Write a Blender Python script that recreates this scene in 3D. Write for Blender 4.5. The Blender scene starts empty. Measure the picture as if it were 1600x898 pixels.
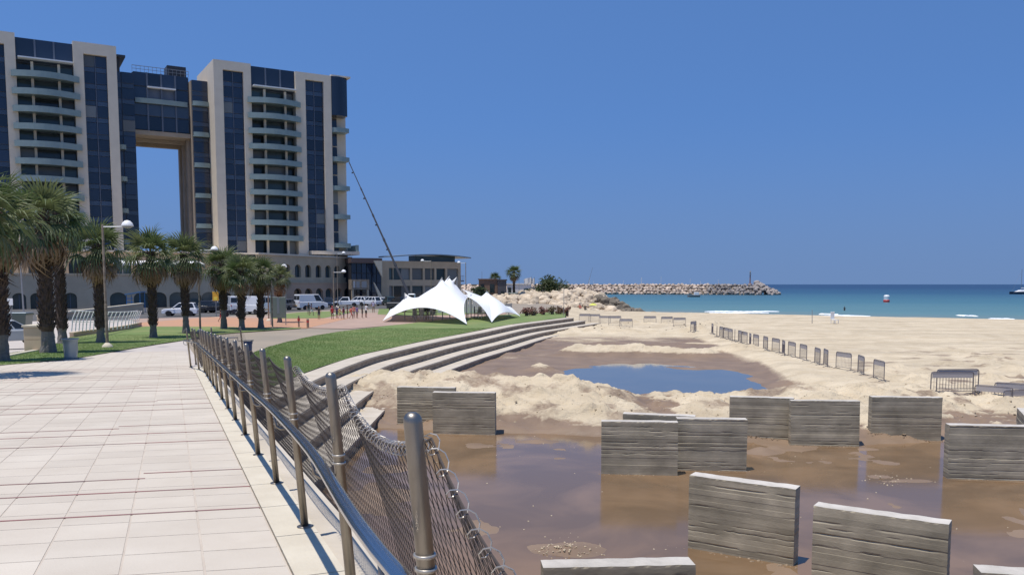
import bpy, math, random
import numpy as np
from mathutils import Vector, Matrix

random.seed(7); np.random.seed(7)
scene = bpy.context.scene
COL = scene.collection
R = math.radians

# ------------------------------------------------------------------ camera
F = 1330.0; PITCH = R(5.0); HOR = 444.0; CAMZ = 4.15
PYC = HOR + F * math.tan(PITCH)
cam_d = bpy.data.cameras.new('camera'); cam = bpy.data.objects.new('camera', cam_d); COL.objects.link(cam)
cam.location = (0, 0, CAMZ); cam.rotation_euler = (R(90) - PITCH, 0, 0)
cam_d.sensor_width = 36.0; cam_d.lens = 36.0 * F / 1600.0
cam_d.shift_y = (PYC - 449.0) / 1600.0
cam_d.clip_start = 0.1; cam_d.clip_end = 80000
scene.camera = cam

# ------------------------------------------------------------------ sky, sun, exposure
SUN_EL = 76.0; SUN_DIR = (-0.80, -0.60)      # horizontal direction towards the sun
world = bpy.data.worlds.new('World'); scene.world = world; world.use_nodes = True
wn = world.node_tree; wn.nodes.clear()
sky = wn.nodes.new('ShaderNodeTexSky'); sky.sky_type = 'NISHITA'; sky.sun_disc = False
sky.sun_elevation = R(SUN_EL); sky.sun_rotation = math.atan2(SUN_DIR[0], SUN_DIR[1])
sky.altitude = 0; sky.air_density = 1.0; sky.dust_density = 0.0; sky.ozone_density = 6.0
wbg = wn.nodes.new('ShaderNodeBackground'); wbg.inputs[1].default_value = 0.15
# a clear dry summer sky has no bright yellow band at the horizon: read the model a little above it, all round
wtc = wn.nodes.new('ShaderNodeTexCoord'); wma = wn.nodes.new('ShaderNodeVectorMath'); wma.operation = 'MULTIPLY_ADD'
wma.inputs[1].default_value = (1, 1, 1.15); wma.inputs[2].default_value = (0, 0, 0.33)
wnn = wn.nodes.new('ShaderNodeVectorMath'); wnn.operation = 'NORMALIZE'
wn.links.new(wtc.outputs['Generated'], wma.inputs[0]); wn.links.new(wma.outputs[0], wnn.inputs[0]); wn.links.new(wnn.outputs[0], sky.inputs[0])
wgam = wn.nodes.new('ShaderNodeMix'); wgam.data_type = 'RGBA'; wgam.blend_type = 'MULTIPLY'; wgam.inputs[0].default_value = 1.0; wgam.inputs[7].default_value = (0.73, 0.90, 1.06, 1)
wout = wn.nodes.new('ShaderNodeOutputWorld')
wn.links.new(sky.outputs[0], wgam.inputs[6])
# greyish sea haze low over the horizon, the same all round
wsx = wn.nodes.new('ShaderNodeSeparateXYZ'); wn.links.new(wtc.outputs['Generated'], wsx.inputs[0])
wmr = wn.nodes.new('ShaderNodeMapRange'); wmr.interpolation_type = 'SMOOTHSTEP'; wmr.inputs[1].default_value = -0.02; wmr.inputs[2].default_value = 0.20; wmr.inputs[3].default_value = 0.9; wmr.inputs[4].default_value = 0.0; wn.links.new(wsx.outputs[2], wmr.inputs[0])
whz = wn.nodes.new('ShaderNodeMix'); whz.data_type = 'RGBA'; whz.inputs[7].default_value = (1.05, 1.70, 3.10, 1); wn.links.new(wmr.outputs[0], whz.inputs[0]); wn.links.new(wgam.outputs[2], whz.inputs[6]); wn.links.new(whz.outputs[2], wbg.inputs[0]); wn.links.new(wbg.outputs[0], wout.inputs[0])
sun_d = bpy.data.lights.new('sun', 'SUN'); sun_d.energy = 4.5; sun_d.angle = R(0.53); sun_d.color = (1.0, 0.955, 0.89)
sun = bpy.data.objects.new('sun', sun_d); COL.objects.link(sun)
_h = Vector((SUN_DIR[0], SUN_DIR[1], 0)).normalized()
to_sun = Vector((_h.x * math.cos(R(SUN_EL)), _h.y * math.cos(R(SUN_EL)), math.sin(R(SUN_EL))))
sun.rotation_euler = to_sun.to_track_quat('Z', 'Y').to_euler(); sun.location = (0, 0, 60)
vs = scene.view_settings; vs.view_transform = 'Standard'; vs.look = 'None'; vs.exposure = 0.0; vs.gamma = 1.0; vs.use_curve_mapping = False

# ------------------------------------------------------------------ helpers: surveying
def ray(px, py):
    v = (px - 800.0) / F; w = -(py - PYC) / F
    return (v, math.cos(PITCH) + w * math.sin(PITCH), -math.sin(PITCH) + w * math.cos(PITCH))
def G(px, py, z=0.0):
    x, y, dz = ray(px, py); t = (z - CAMZ) / dz
    return Vector((x * t, y * t, z))
def DP(px, py, Y):
    x, y, dz = ray(px, py); t = Y / y
    return Vector((x * t, Y, CAMZ + dz * t))
def smax(a, b, k=0.25):
    return 0.5 * (a + b + math.sqrt((a - b) ** 2 + k * k))
PD = (-0.372, 0.928); PR = (0.928, 0.372)
def st(s, t): return (PD[0] * s + PR[0] * t, PD[1] * s + PR[1] * t)
def zp(x, y):
    s = PD[0] * x + PD[1] * y
    return smax(CAMZ - 1.53 - 0.039 * s, 0.0, 0.12)
def GR(px, py, zf=zp):
    p = G(px, py, 0.3)
    for _ in range(40): p = G(px, py, 0.5 * p.z + 0.5 * zf(p.x, p.y))
    p = G(px, py, zf(p.x, p.y)); return p
def spline(pts, n):
    pts = [Vector(p) for p in pts]; out = []
    P = [pts[0] * 2 - pts[1]] + pts + [pts[-1] * 2 - pts[-2]]
    for i in range(1, len(P) - 2):
        for k in range(n):
            t = k / n; a, b, c, d = P[i - 1], P[i], P[i + 1], P[i + 2]
            out.append(0.5 * ((2 * b) + (c - a) * t + (2 * a - 5 * b + 4 * c - d) * t * t + (3 * b - a - 3 * c + d) * t ** 3))
    out.append(pts[-1]); return out
_tab = np.random.RandomState(3).rand(256, 256)
def vnoise(x, y):
    xi = np.floor(x).astype(int); yi = np.floor(y).astype(int); fx = x - xi; fy = y - yi
    fx = fx * fx * (3 - 2 * fx); fy = fy * fy * (3 - 2 * fy)
    a = _tab[xi % 256, yi % 256]; b = _tab[(xi + 1) % 256, yi % 256]; c = _tab[xi % 256, (yi + 1) % 256]; d = _tab[(xi + 1) % 256, (yi + 1) % 256]
    return (a * (1 - fx) + b * fx) * (1 - fy) + (c * (1 - fx) + d * fx) * fy - 0.5
def fbm(x, y, o=4):
    r = 0; a = 1.0
    for k in range(o):
        r = r + a * vnoise(x * 2 ** k + 17.3 * k, y * 2 ** k + 9.1 * k); a *= 0.5
    return r
ORD = ['first', 'second', 'third', 'fourth', 'fifth', 'sixth', 'seventh', 'eighth', 'ninth', 'tenth', 'eleventh', 'twelfth', 'thirteenth', 'fourteenth', 'fifteenth', 'sixteenth', 'seventeenth', 'eighteenth', 'nineteenth', 'twentieth', 'twenty-first', 'twenty-second']

# ------------------------------------------------------------------ helpers: meshes and objects
class MB:
    def __init__(s): s.v = []; s.f = []; s.m = []
    def add(s, vs, fs, m=0):
        o = len(s.v); s.v += [tuple(p) for p in vs]; s.f += [tuple(i + o for i in f) for f in fs]; s.m += [m] * len(fs); return s
    def box(s, x0, x1, y0, y1, z0, z1, m=0, M=None):
        vs = [Vector((x, y, z)) for z in (z0, z1) for x, y in ((x0, y0), (x1, y0), (x1, y1), (x0, y1))]
        if M is not None: vs = [M @ p for p in vs]
        return s.add(vs, [(3, 2, 1, 0), (4, 5, 6, 7), (0, 1, 5, 4), (1, 2, 6, 5), (2, 3, 7, 6), (3, 0, 4, 7)], m)
    def cbox(s, x0, x1, y0, y1, z0, z1, c=0.02, m=0, M=None):
        # box with chamfered edges
        vs = []; 
        X = (x0, x1); Y = (y0, y1); Z = (z0, z1)
        idx = {}
        for i in (0, 1):
            for j in (0, 1):
                for k in (0, 1):
                    sx, sy, sz = (1 - 2 * i), (1 - 2 * j), (1 - 2 * k)
                    for a in range(3):
                        p = [X[i] + sx * c, Y[j] + sy * c, Z[k] + sz * c]; p[a] = (X[i], Y[j], Z[k])[a]
                        idx[(i, j, k, a)] = len(vs); vs.append(Vector(p))
        fs = []
        g = lambda i, j, k, a: idx[(i, j, k, a)]
        fs += [(g(0, 0, 0, 0), g(0, 0, 1, 0), g(0, 1, 1, 0), g(0, 1, 0, 0)), (g(1, 0, 0, 0), g(1, 1, 0, 0), g(1, 1, 1, 0), g(1, 0, 1, 0)),
               (g(0, 0, 0, 1), g(1, 0, 0, 1), g(1, 0, 1, 1), g(0, 0, 1, 1)), (g(0, 1, 0, 1), g(0, 1, 1, 1), g(1, 1, 1, 1), g(1, 1, 0, 1)),
               (g(0, 0, 0, 2), g(0, 1, 0, 2), g(1, 1, 0, 2), g(1, 0, 0, 2)), (g(0, 0, 1, 2), g(1, 0, 1, 2), g(1, 1, 1, 2), g(0, 1, 1, 2))]
        for k in (0, 1):
            for j in (0, 1): fs.append((g(0, j, k, 1), g(1, j, k, 1), g(1, j, k, 2), g(0, j, k, 2)))
            for i in (0, 1): fs.append((g(i, 0, k, 0), g(i, 1, k, 0), g(i, 1, k, 2), g(i, 0, k, 2)))
        for i in (0, 1):
            for j in (0, 1): fs.append((g(i, j, 0, 0), g(i, j, 1, 0), g(i, j, 1, 1), g(i, j, 0, 1)))
        for i in (0, 1):
            for j in (0, 1):
                for k in (0, 1): fs.append((g(i, j, k, 0), g(i, j, k, 1), g(i, j, k, 2)))
        if M is not None: vs = [M @ p for p in vs]
        return s.add(vs, fs, m)
    def loft(s, rings, m=0, cap=True, close=True):
        n = len(rings[0]); vs = [p for r in rings for p in r]; fs = []
        for i in range(len(rings) - 1):
            for j in range(n if close else n - 1):
                k = (j + 1) % n; fs.append((i * n + j, i * n + k, (i + 1) * n + k, (i + 1) * n + j))
        if cap: fs.append(tuple(reversed(range(n)))); fs.append(tuple((len(rings) - 1) * n + j for j in range(n)))
        return s.add(vs, fs, m)
    def tube(s, pts, r, n=6, m=0, cap=True):
        pts = [Vector(p) for p in pts]; rings = []
        rr = r if isinstance(r, (list, tuple)) else [r] * len(pts)
        up = None
        for i, p in enumerate(pts):
            d = (pts[min(i + 1, len(pts) - 1)] - pts[max(i - 1, 0)]).normalized()
            if up is None: up = Vector((0, 0, 1)) if abs(d.z) < 0.9 else Vector((1, 0, 0))
            a = d.cross(up).normalized(); b = a.cross(d).normalized(); up = b
            rings.append([p + (a * math.cos(2 * math.pi * k / n) + b * math.sin(2 * math.pi * k / n)) * rr[i] for k in range(n)])
        return s.loft(rings, m, cap)
    def lathe(s, prof, n=12, m=0, c=(0, 0, 0)):
        rings = [[Vector((c[0] + r * math.cos(2 * math.pi * k / n), c[1] + r * math.sin(2 * math.pi * k / n), c[2] + z)) for k in range(n)] for r, z in prof]
        return s.loft(rings, m)
    def prism(s, poly, y0, y1, m=0, M=None):           # poly in (x, z), extruded along y
        n = len(poly); vs = [Vector((x, y0, z)) for x, z in poly] + [Vector((x, y1, z)) for x, z in poly]
        if M is not None: vs = [M @ p for p in vs]
        return s.add(vs, [tuple(range(n)), tuple(reversed(range(n, 2 * n)))] + [((i + 1) % n, i, n + i, n + (i + 1) % n) for i in range(n)], m)
    def slab(s, poly, z0, z1, m=0):                     # poly in (x, y), extruded along z
        n = len(poly); vs = [(p[0], p[1], z0) for p in poly] + [(p[0], p[1], z1) for p in poly]
        return s.add(vs, [tuple(reversed(range(n))), tuple(range(n, 2 * n))] + [(i, (i + 1) % n, n + (i + 1) % n, n + i) for i in range(n)], m)
    def mesh(s, name, mats, smooth=False):
        me = bpy.data.meshes.new(name); me.from_pydata(s.v, [], s.f)
        for mt in (mats if isinstance(mats, (list, tuple)) else [mats]): me.materials.append(mt)
        if any(s.m): me.polygons.foreach_set('material_index', s.m)
        if smooth: me.polygons.foreach_set('use_smooth', [True] * len(me.polygons))
        me.update(); return me
    def build(s, name, mats, parent=None, loc=None, rz=0, smooth=False):
        return place(name, s.mesh(name, mats, smooth), parent, loc, rz)
def place(name, me, parent=None, loc=None, rz=0, rot=None, scale=None):
    o = bpy.data.objects.new(name, me); COL.objects.link(o)
    if parent is not None: o.parent = parent
    if loc is not None: o.location = loc
    if rot is not None: o.rotation_euler = rot
    elif rz: o.rotation_euler = (0, 0, rz)
    if scale is not None: o.scale = scale if isinstance(scale, (tuple, list)) else (scale,) * 3
    return o
def tag(o, label=None, cat=None, group=None, kind=None):
    if label: o['label'] = label
    if cat: o['category'] = cat
    if group: o['group'] = group
    if kind: o['kind'] = kind
    return o
def thing(name, label, cat, loc=(0, 0, 0), rz=0, group=None):
    o = bpy.data.objects.new(name, None); COL.objects.link(o); o.empty_display_size = 0.3
    o.location = loc; o.rotation_euler = (0, 0, rz); return tag(o, label, cat, group)
def copy_tree(o, parent=None):
    c = o.copy(); COL.objects.link(c)
    if parent is not None: c.parent = parent
    for ch in list(o.children): copy_tree(ch, c)
    return c
def structure(o): o['kind'] = 'structure'; return o
def stuff(o): o['kind'] = 'stuff'; return o
def np_mesh(name, V, Fq, mats, smooth=False, attrs=None):
    me = bpy.data.meshes.new(name); me.from_pydata(V.tolist() if hasattr(V, 'tolist') else V, [], Fq.tolist() if hasattr(Fq, 'tolist') else Fq)
    for mt in (mats if isinstance(mats, (list, tuple)) else [mats]): me.materials.append(mt)
    if smooth: me.polygons.foreach_set('use_smooth', [True] * len(me.polygons))
    for k, a in (attrs or {}).items():
        at = me.attributes.new(k, 'FLOAT', 'POINT'); at.data.foreach_set('value', np.asarray(a, dtype=np.float32).ravel())
    me.update(); return me
def grid_faces(nx, ny):
    i = np.arange(nx - 1)[:, None]; j = np.arange(ny - 1)[None, :]; a = (i * ny + j).ravel()
    return np.stack([a, a + ny, a + ny + 1, a + 1], 1)

# ------------------------------------------------------------------ helpers: materials
def new_mat(name):
    m = bpy.data.materials.new(name); m.use_nodes = True; nt = m.node_tree
    return m, nt, nt.nodes['Principled BSDF']
def mat(name, c, rough=0.7, metal=0.0, c2=None, scale=4.0, bump=0.0, bscale=None, spec=None, rnd=0.0, stretch=None, coat=0.0, detail=5, mixlo=0.35, mixhi=0.65, world_co=False):
    m, nt, b = new_mat(name); N = nt.nodes; L = nt.links
    b.inputs['Base Color'].default_value = (*c, 1); b.inputs['Roughness'].default_value = rough; b.inputs['Metallic'].default_value = metal
    if spec is not None: b.inputs['Specular IOR Level'].default_value = spec
    if coat: b.inputs['Coat Weight'].default_value = coat; b.inputs['Coat Roughness'].default_value = 0.06
    if c2 is None and not bump and not rnd: return m
    if world_co: co = N.new('ShaderNodeNewGeometry').outputs['Position']
    else: co = N.new('ShaderNodeTexCoord').outputs['Object']
    if stretch:
        mp = N.new('ShaderNodeMapping'); mp.inputs['Scale'].default_value = stretch; L.new(co, mp.inputs[0]); co = mp.outputs[0]
    col = None
    if c2 is not None:
        nz = N.new('ShaderNodeTexNoise'); nz.inputs['Scale'].default_value = scale; nz.inputs['Detail'].default_value = detail; nz.inputs['Roughness'].default_value = 0.6; L.new(co, nz.inputs['Vector'])
        rp = N.new('ShaderNodeMapRange'); rp.inputs[1].default_value = mixlo; rp.inputs[2].default_value = mixhi; L.new(nz.outputs[0], rp.inputs[0])
        mx = N.new('ShaderNodeMix'); mx.data_type = 'RGBA'; mx.inputs[6].default_value = (*c, 1); mx.inputs[7].default_value = (*c2, 1); L.new(rp.outputs[0], mx.inputs[0]); col = mx.outputs[2]
    if rnd:
        oi = N.new('ShaderNodeObjectInfo'); mr = N.new('ShaderNodeMapRange'); mr.inputs[3].default_value = 1 - rnd; mr.inputs[4].default_value = 1 + rnd; L.new(oi.outputs['Random'], mr.inputs[0])
        hs = N.new('ShaderNodeHueSaturation'); L.new(mr.outputs[0], hs.inputs['Value'])
        if col is not None: L.new(col, hs.inputs['Color'])
        else: hs.inputs['Color'].default_value = (*c, 1)
        col = hs.outputs[0]
    if col is not None: L.new(col, b.inputs['Base Color'])
    if bump:
        nb = N.new('ShaderNodeTexNoise'); nb.inputs['Scale'].default_value = bscale or scale * 3; nb.inputs['Detail'].default_value = 6; L.new(co, nb.inputs['Vector'])
        bp = N.new('ShaderNodeBump'); bp.inputs['Strength'].default_value = bump; bp.inputs['Distance'].default_value = 0.05; L.new(nb.outputs[0], bp.inputs['Height']); L.new(bp.outputs[0], b.inputs['Normal'])
    return m

M = {}
M['tile'] = mat('paving tile', (0.575, 0.51, 0.42), 0.85, c2=(0.48, 0.415, 0.335), scale=0.9, rnd=0.045, bump=0.12, bscale=60, world_co=True, spec=0.15, detail=8, mixlo=.3, mixhi=.75)
M['grout'] = mat('tile joint', (0.47, 0.405, 0.335), 0.9, c2=(0.54, 0.47, 0.39), scale=3, spec=.1)
M['redstrip'] = mat('red strip', (0.27, 0.19, 0.165), 0.7, c2=(0.34, 0.125, 0.115), scale=1.2, detail=2, world_co=True)
M['kerb'] = mat('cream kerb', (0.62, 0.55, 0.42), 0.8, c2=(0.55, 0.48, 0.36), scale=2.5, bump=0.15, bscale=40, world_co=True)
M['path'] = mat('pale path', (0.52, 0.46, 0.40), 0.85, c2=(0.45, 0.395, 0.34), scale=0.5, world_co=True)
M['plaza'] = mat('pink paving', (0.42, 0.29, 0.22), 0.85, c2=(0.36, 0.25, 0.19), scale=0.4, world_co=True)
M['orange'] = mat('orange paving', (0.50, 0.26, 0.14), 0.85, c2=(0.42, 0.24, 0.15), scale=0.3, world_co=True)
M['asphalt'] = mat('asphalt', (0.075, 0.072, 0.07), 0.9, c2=(0.11, 0.105, 0.10), scale=0.25, world_co=True)
M['land'] = mat('dry ground', (0.33, 0.27, 0.20), 0.95, c2=(0.26, 0.22, 0.17), scale=0.1, world_co=True)
M['conc'] = mat('step concrete', (0.56, 0.49, 0.39), 0.85, c2=(0.47, 0.405, 0.315), scale=1.1, bump=0.2, bscale=14, world_co=True)
M['riser'] = mat('shade brown stained riser', (0.36, 0.285, 0.21), 0.9, c2=(0.19, 0.147, 0.108), scale=1.3, bump=0.3, bscale=9, world_co=True, stretch=(1, 1, 3))  # shade on the step risers put into the colour as brown, plus stains
M['steel'] = mat('brushed steel', (0.36, 0.325, 0.275), 0.42, 1.0, c2=(0.25, 0.22, 0.185), scale=9, stretch=(1, 1, .35))
M['rail'] = mat('polished rail', (0.50, 0.49, 0.48), 0.2, 1.0)
M['cable'] = mat('net cable', (0.06, 0.045, 0.035), 0.6, 0.0)
M['coil'] = mat('bright coil wire', (0.50, 0.46, 0.40), 0.4, 0.7)
M['stone'] = mat('cladding stone', (0.68, 0.595, 0.475), 0.8, c2=(0.62, 0.54, 0.43), scale=0.5)
M['podium'] = mat('podium stone', (0.57, 0.45, 0.305), 0.85, c2=(0.49, 0.385, 0.26), scale=0.4)
M['podium2'] = mat('terracotta plaster', (0.55, 0.38, 0.265), 0.85, c2=(0.48, 0.335, 0.235), scale=0.4)
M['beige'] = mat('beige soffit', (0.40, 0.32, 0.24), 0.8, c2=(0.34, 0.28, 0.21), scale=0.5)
M['glass'] = mat('dark blue glass', (0.018, 0.028, 0.05), 0.06, spec=0.6, rnd=0.5)
M['glass2'] = mat('blue grey spandrel', (0.045, 0.065, 0.10), 0.15, spec=0.6, rnd=0.35)
M['window'] = mat('dark window', (0.042, 0.066, 0.07), 0.12, rnd=0.8)
M['curtain'] = mat('window with pale curtain', (0.16, 0.165, 0.16), 0.25, rnd=0.5)
M['mull'] = mat('mullion', (0.12, 0.14, 0.18), 0.5, 0.3)
M['balc'] = mat('green grey parapet', (0.24, 0.31, 0.30), 0.4, c2=(0.20, 0.265, 0.265), scale=0.8)
M['white'] = mat('white paint', (0.78, 0.77, 0.75), 0.5)
M['dark'] = mat('dark metal', (0.035, 0.035, 0.04), 0.5)
M['grey'] = mat('grey metal', (0.30, 0.30, 0.30), 0.5, 0.4)

M['rock'] = mat('limestone rock', (0.62, 0.51, 0.375), 0.95, c2=(0.46, 0.37, 0.26), scale=1.2, rnd=0.25, bump=0.5, bscale=3)
M['rockpink'] = mat('pinkish limestone', (0.58, 0.46, 0.36), 0.95, c2=(0.43, 0.34, 0.26), scale=0.8, rnd=0.28, bump=0.5, bscale=2)
M['rockdark'] = mat('dark wet rock', (0.20, 0.165, 0.12), 0.8, c2=(0.12, 0.10, 0.075), scale=1.0, rnd=0.3, bump=0.5, bscale=2)
M['rockgrey'] = mat('grey concrete armour block', (0.30, 0.26, 0.23), 0.9, c2=(0.22, 0.19, 0.17), scale=0.8, rnd=0.3)
M['trunk'] = mat('palm trunk', (0.105, 0.07, 0.048), 0.95, c2=(0.055, 0.038, 0.028), scale=5, bump=0.8, bscale=9, stretch=(1, 1, 2.5))
M['trunkgrey'] = mat('grey palm butt', (0.21, 0.19, 0.165), 0.95, c2=(0.14, 0.125, 0.11), scale=5, bump=0.6, bscale=9, stretch=(1, 1, 3))
def leaf_mat(name, c, c2, trans=0.25):
    m, nt, b = new_mat(name); N = nt.nodes; L = nt.links
    oi = N.new('ShaderNodeObjectInfo'); mx = N.new('ShaderNodeMix'); mx.data_type = 'RGBA'; mx.inputs[6].default_value = (*c, 1); mx.inputs[7].default_value = (*c2, 1)
    L.new(oi.outputs['Random'], mx.inputs[0]); L.new(mx.outputs[2], b.inputs['Base Color']); b.inputs['Roughness'].default_value = 0.5
    tr = N.new('ShaderNodeBsdfTranslucent'); L.new(mx.outputs[2], tr.inputs[0]); ms = N.new('ShaderNodeMixShader'); ms.inputs[0].default_value = trans
    L.new(b.outputs[0], ms.inputs[1]); L.new(tr.outputs[0], ms.inputs[2]); L.new(ms.outputs[0], nt.nodes['Material Output'].inputs[0]); return m
M['frond'] = leaf_mat('palm frond', (0.065, 0.105, 0.035), (0.17, 0.19, 0.075), .35)
M['deadfrond'] = leaf_mat('dead palm frond', (0.30, 0.20, 0.105), (0.17, 0.11, 0.06), 0.2)
M['leaf'] = leaf_mat('tree leaf', (0.05, 0.075, 0.028), (0.07, 0.095, 0.035))
M['tent'] = leaf_mat('white tent membrane', (0.90, 0.90, 0.89), (0.90, 0.90, 0.89), .1)
M['flower'] = leaf_mat('pink flowering shrub', (0.30, 0.13, 0.11), (0.20, 0.15, 0.08))
M['bark'] = mat('bark', (0.10, 0.075, 0.055), 0.95)
M['blade'] = leaf_mat('grass blade', (0.17, 0.25, 0.065), (0.18, 0.255, 0.07), 0.35)
M['grass'] = mat('lawn', (0.14, 0.20, 0.055), 0.95, c2=(0.25, 0.25, 0.10), scale=0.3, detail=9, mixlo=.42, mixhi=.8, bump=0.7, bscale=8, world_co=True)
M['blue'] = mat('blue paint', (0.05, 0.20, 0.42), 0.4)
M['bluegrey'] = mat('blue grey plastic', (0.22, 0.27, 0.30), 0.35, 0.3)
M['yellow'] = mat('yellow sign', (0.70, 0.38, 0.03), 0.5)
M['red'] = mat('red paint', (0.55, 0.06, 0.05), 0.5)
M['brick'] = mat('brown brick wall', (0.25, 0.16, 0.11), 0.9, c2=(0.18, 0.12, 0.09), scale=1.5)
M['rubber'] = mat('rubber', (0.02, 0.02, 0.02), 0.8)
M['rim'] = mat('wheel rim', (0.5, 0.5, 0.52), 0.3, 0.9)
M['carglass'] = mat('car glass', (0.02, 0.024, 0.028), 0.05)
M['lamp_red'] = mat('tail lamp', (0.40, 0.02, 0.02), 0.2)
M['lamp_clear'] = mat('head lamp', (0.75, 0.75, 0.75), 0.1)
M['foam'] = mat('sea foam', (0.85, 0.87, 0.87), 0.8)
M['foammix'] = mat('thin foam', (0.50, 0.58, 0.56), 0.7)
CARC = {k: mat(k + ' car paint', c, 0.3, coat=0.6) for k, c in {'white': (0.78, 0.78, 0.78), 'black': (0.012, 0.012, 0.014), 'silver': (0.42, 0.43, 0.44), 'navy': (0.02, 0.03, 0.055), 'green': (0.04, 0.075, 0.07), 'grey': (0.11, 0.11, 0.12)}.items()}
CLOTH = {k: mat(k + ' cloth', c, 0.9) for k, c in {'white': (0.75, 0.74, 0.72), 'red': (0.42, 0.04, 0.05), 'coral': (0.62, 0.19, 0.14), 'navy': (0.035, 0.035, 0.09), 'black': (0.02, 0.02, 0.022), 'yellow': (0.50, 0.36, 0.13), 'maroon': (0.14, 0.03, 0.06), 'lilac': (0.48, 0.42, 0.55), 'grey': (0.22, 0.22, 0.23), 'violet': (0.18, 0.13, 0.30), 'khaki': (0.30, 0.24, 0.16), 'lime': (0.62, 0.62, 0.12)}.items()}
M['skin'] = mat('skin', (0.38, 0.22, 0.15), 0.6)
M['hair'] = mat('hair', (0.025, 0.018, 0.013), 0.7)

# sand that turns to mud where the point attribute "wet" is high
def sand_mat():
    m, nt, b = new_mat('beach sand'); N = nt.nodes; L = nt.links
    at = N.new('ShaderNodeAttribute'); at.attribute_name = 'wet'
    geo = N.new('ShaderNodeNewGeometry')
    n1 = N.new('ShaderNodeTexNoise'); n1.inputs['Scale'].default_value = 0.6; n1.inputs['Detail'].default_value = 8; L.new(geo.outputs['Position'], n1.inputs['Vector'])
    n2 = N.new('ShaderNodeTexNoise'); n2.inputs['Scale'].default_value = 7.0; n2.inputs['Detail'].default_value = 6; L.new(geo.outputs['Position'], n2.inputs['Vector'])
    r1 = N.new('ShaderNodeMapRange'); r1.inputs[1].default_value = 0.35; r1.inputs[2].default_value = 0.7; L.new(n1.outputs[0], r1.inputs[0])
    dry = N.new('ShaderNodeMix'); dry.data_type = 'RGBA'; dry.inputs[6].default_value = (0.60, 0.50, 0.352, 1); dry.inputs[7].default_value = (0.49, 0.395, 0.262, 1); L.new(r1.outputs[0], dry.inputs[0])
    smp = N.new('ShaderNodeMapping'); smp.inputs['Rotation'].default_value = (0, 0, 0.62); smp.inputs['Scale'].default_value = (0.05, 0.35, 1); L.new(geo.outputs['Position'], smp.inputs[0])
    n5 = N.new('ShaderNodeTexNoise'); n5.inputs['Scale'].default_value = 1.0; n5.inputs['Detail'].default_value = 7; n5.inputs['Roughness'].default_value = 0.65; L.new(smp.outputs[0], n5.inputs['Vector'])
    r5 = N.new('ShaderNodeMapRange'); r5.inputs[1].default_value = 0.42; r5.inputs[2].default_value = 0.68; r5.inputs[3].default_value = 1.04; r5.inputs[4].default_value = 0.80; L.new(n5.outputs[0], r5.inputs[0])
    hs5 = N.new('ShaderNodeHueSaturation'); L.new(dry.outputs[2], hs5.inputs['Color']); L.new(r5.outputs[0], hs5.inputs['Value'])
    wetc = N.new('ShaderNodeMix'); wetc.data_type = 'RGBA'; wetc.inputs[6].default_value = (0.255, 0.175, 0.113, 1); wetc.inputs[7].default_value = (0.19, 0.13, 0.085, 1); L.new(r1.outputs[0], wetc.inputs[0])
    ad = N.new('ShaderNodeMath'); ad.operation = 'MULTIPLY_ADD'; L.new(n2.outputs[0], ad.inputs[0]); ad.inputs[1].default_value = 0.5; L.new(at.outputs['Fac'], ad.inputs[2])
    fr = N.new('ShaderNodeMapRange'); fr.inputs[1].default_value = 0.55; fr.inputs[2].default_value = 0.95; L.new(ad.outputs[0], fr.inputs[0])
    mx = N.new('ShaderNodeMix'); mx.data_type = 'RGBA'; L.new(fr.outputs[0], mx.inputs[0]); L.new(hs5.outputs[0], mx.inputs[6]); L.new(wetc.outputs[2], mx.inputs[7]); L.new(mx.outputs[2], b.inputs['Base Color'])
    rr = N.new('ShaderNodeMapRange'); rr.inputs[3].default_value = 0.95; rr.inputs[4].default_value = 0.55; L.new(fr.outputs[0], rr.inputs[0]); L.new(rr.outputs[0], b.inputs['Roughness'])
    b.inputs['Specular IOR Level'].default_value = 0.3
    bs = N.new('ShaderNodeMapRange'); bs.inputs[3].default_value = 0.8; bs.inputs[4].default_value = 0.12; L.new(fr.outputs[0], bs.inputs[0])
    bp = N.new('ShaderNodeBump'); bp.inputs['Distance'].default_value = 0.06; L.new(bs.outputs[0], bp.inputs['Strength']); L.new(n2.outputs[0], bp.inputs['Height'])
    n6 = N.new('ShaderNodeTexNoise'); n6.inputs['Scale'].default_value = 1.7; n6.inputs['Detail'].default_value = 4; L.new(geo.outputs['Position'], n6.inputs['Vector'])
    bp6 = N.new('ShaderNodeBump'); bp6.inputs['Distance'].default_value = 0.3; L.new(bs.outputs[0], bp6.inputs['Strength']); L.new(n6.outputs[0], bp6.inputs['Height']); L.new(bp.outputs[0], bp6.inputs['Normal']); L.new(bp6.outputs[0], b.inputs['Normal'])
    return m
M['sand'] = sand_mat()
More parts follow.
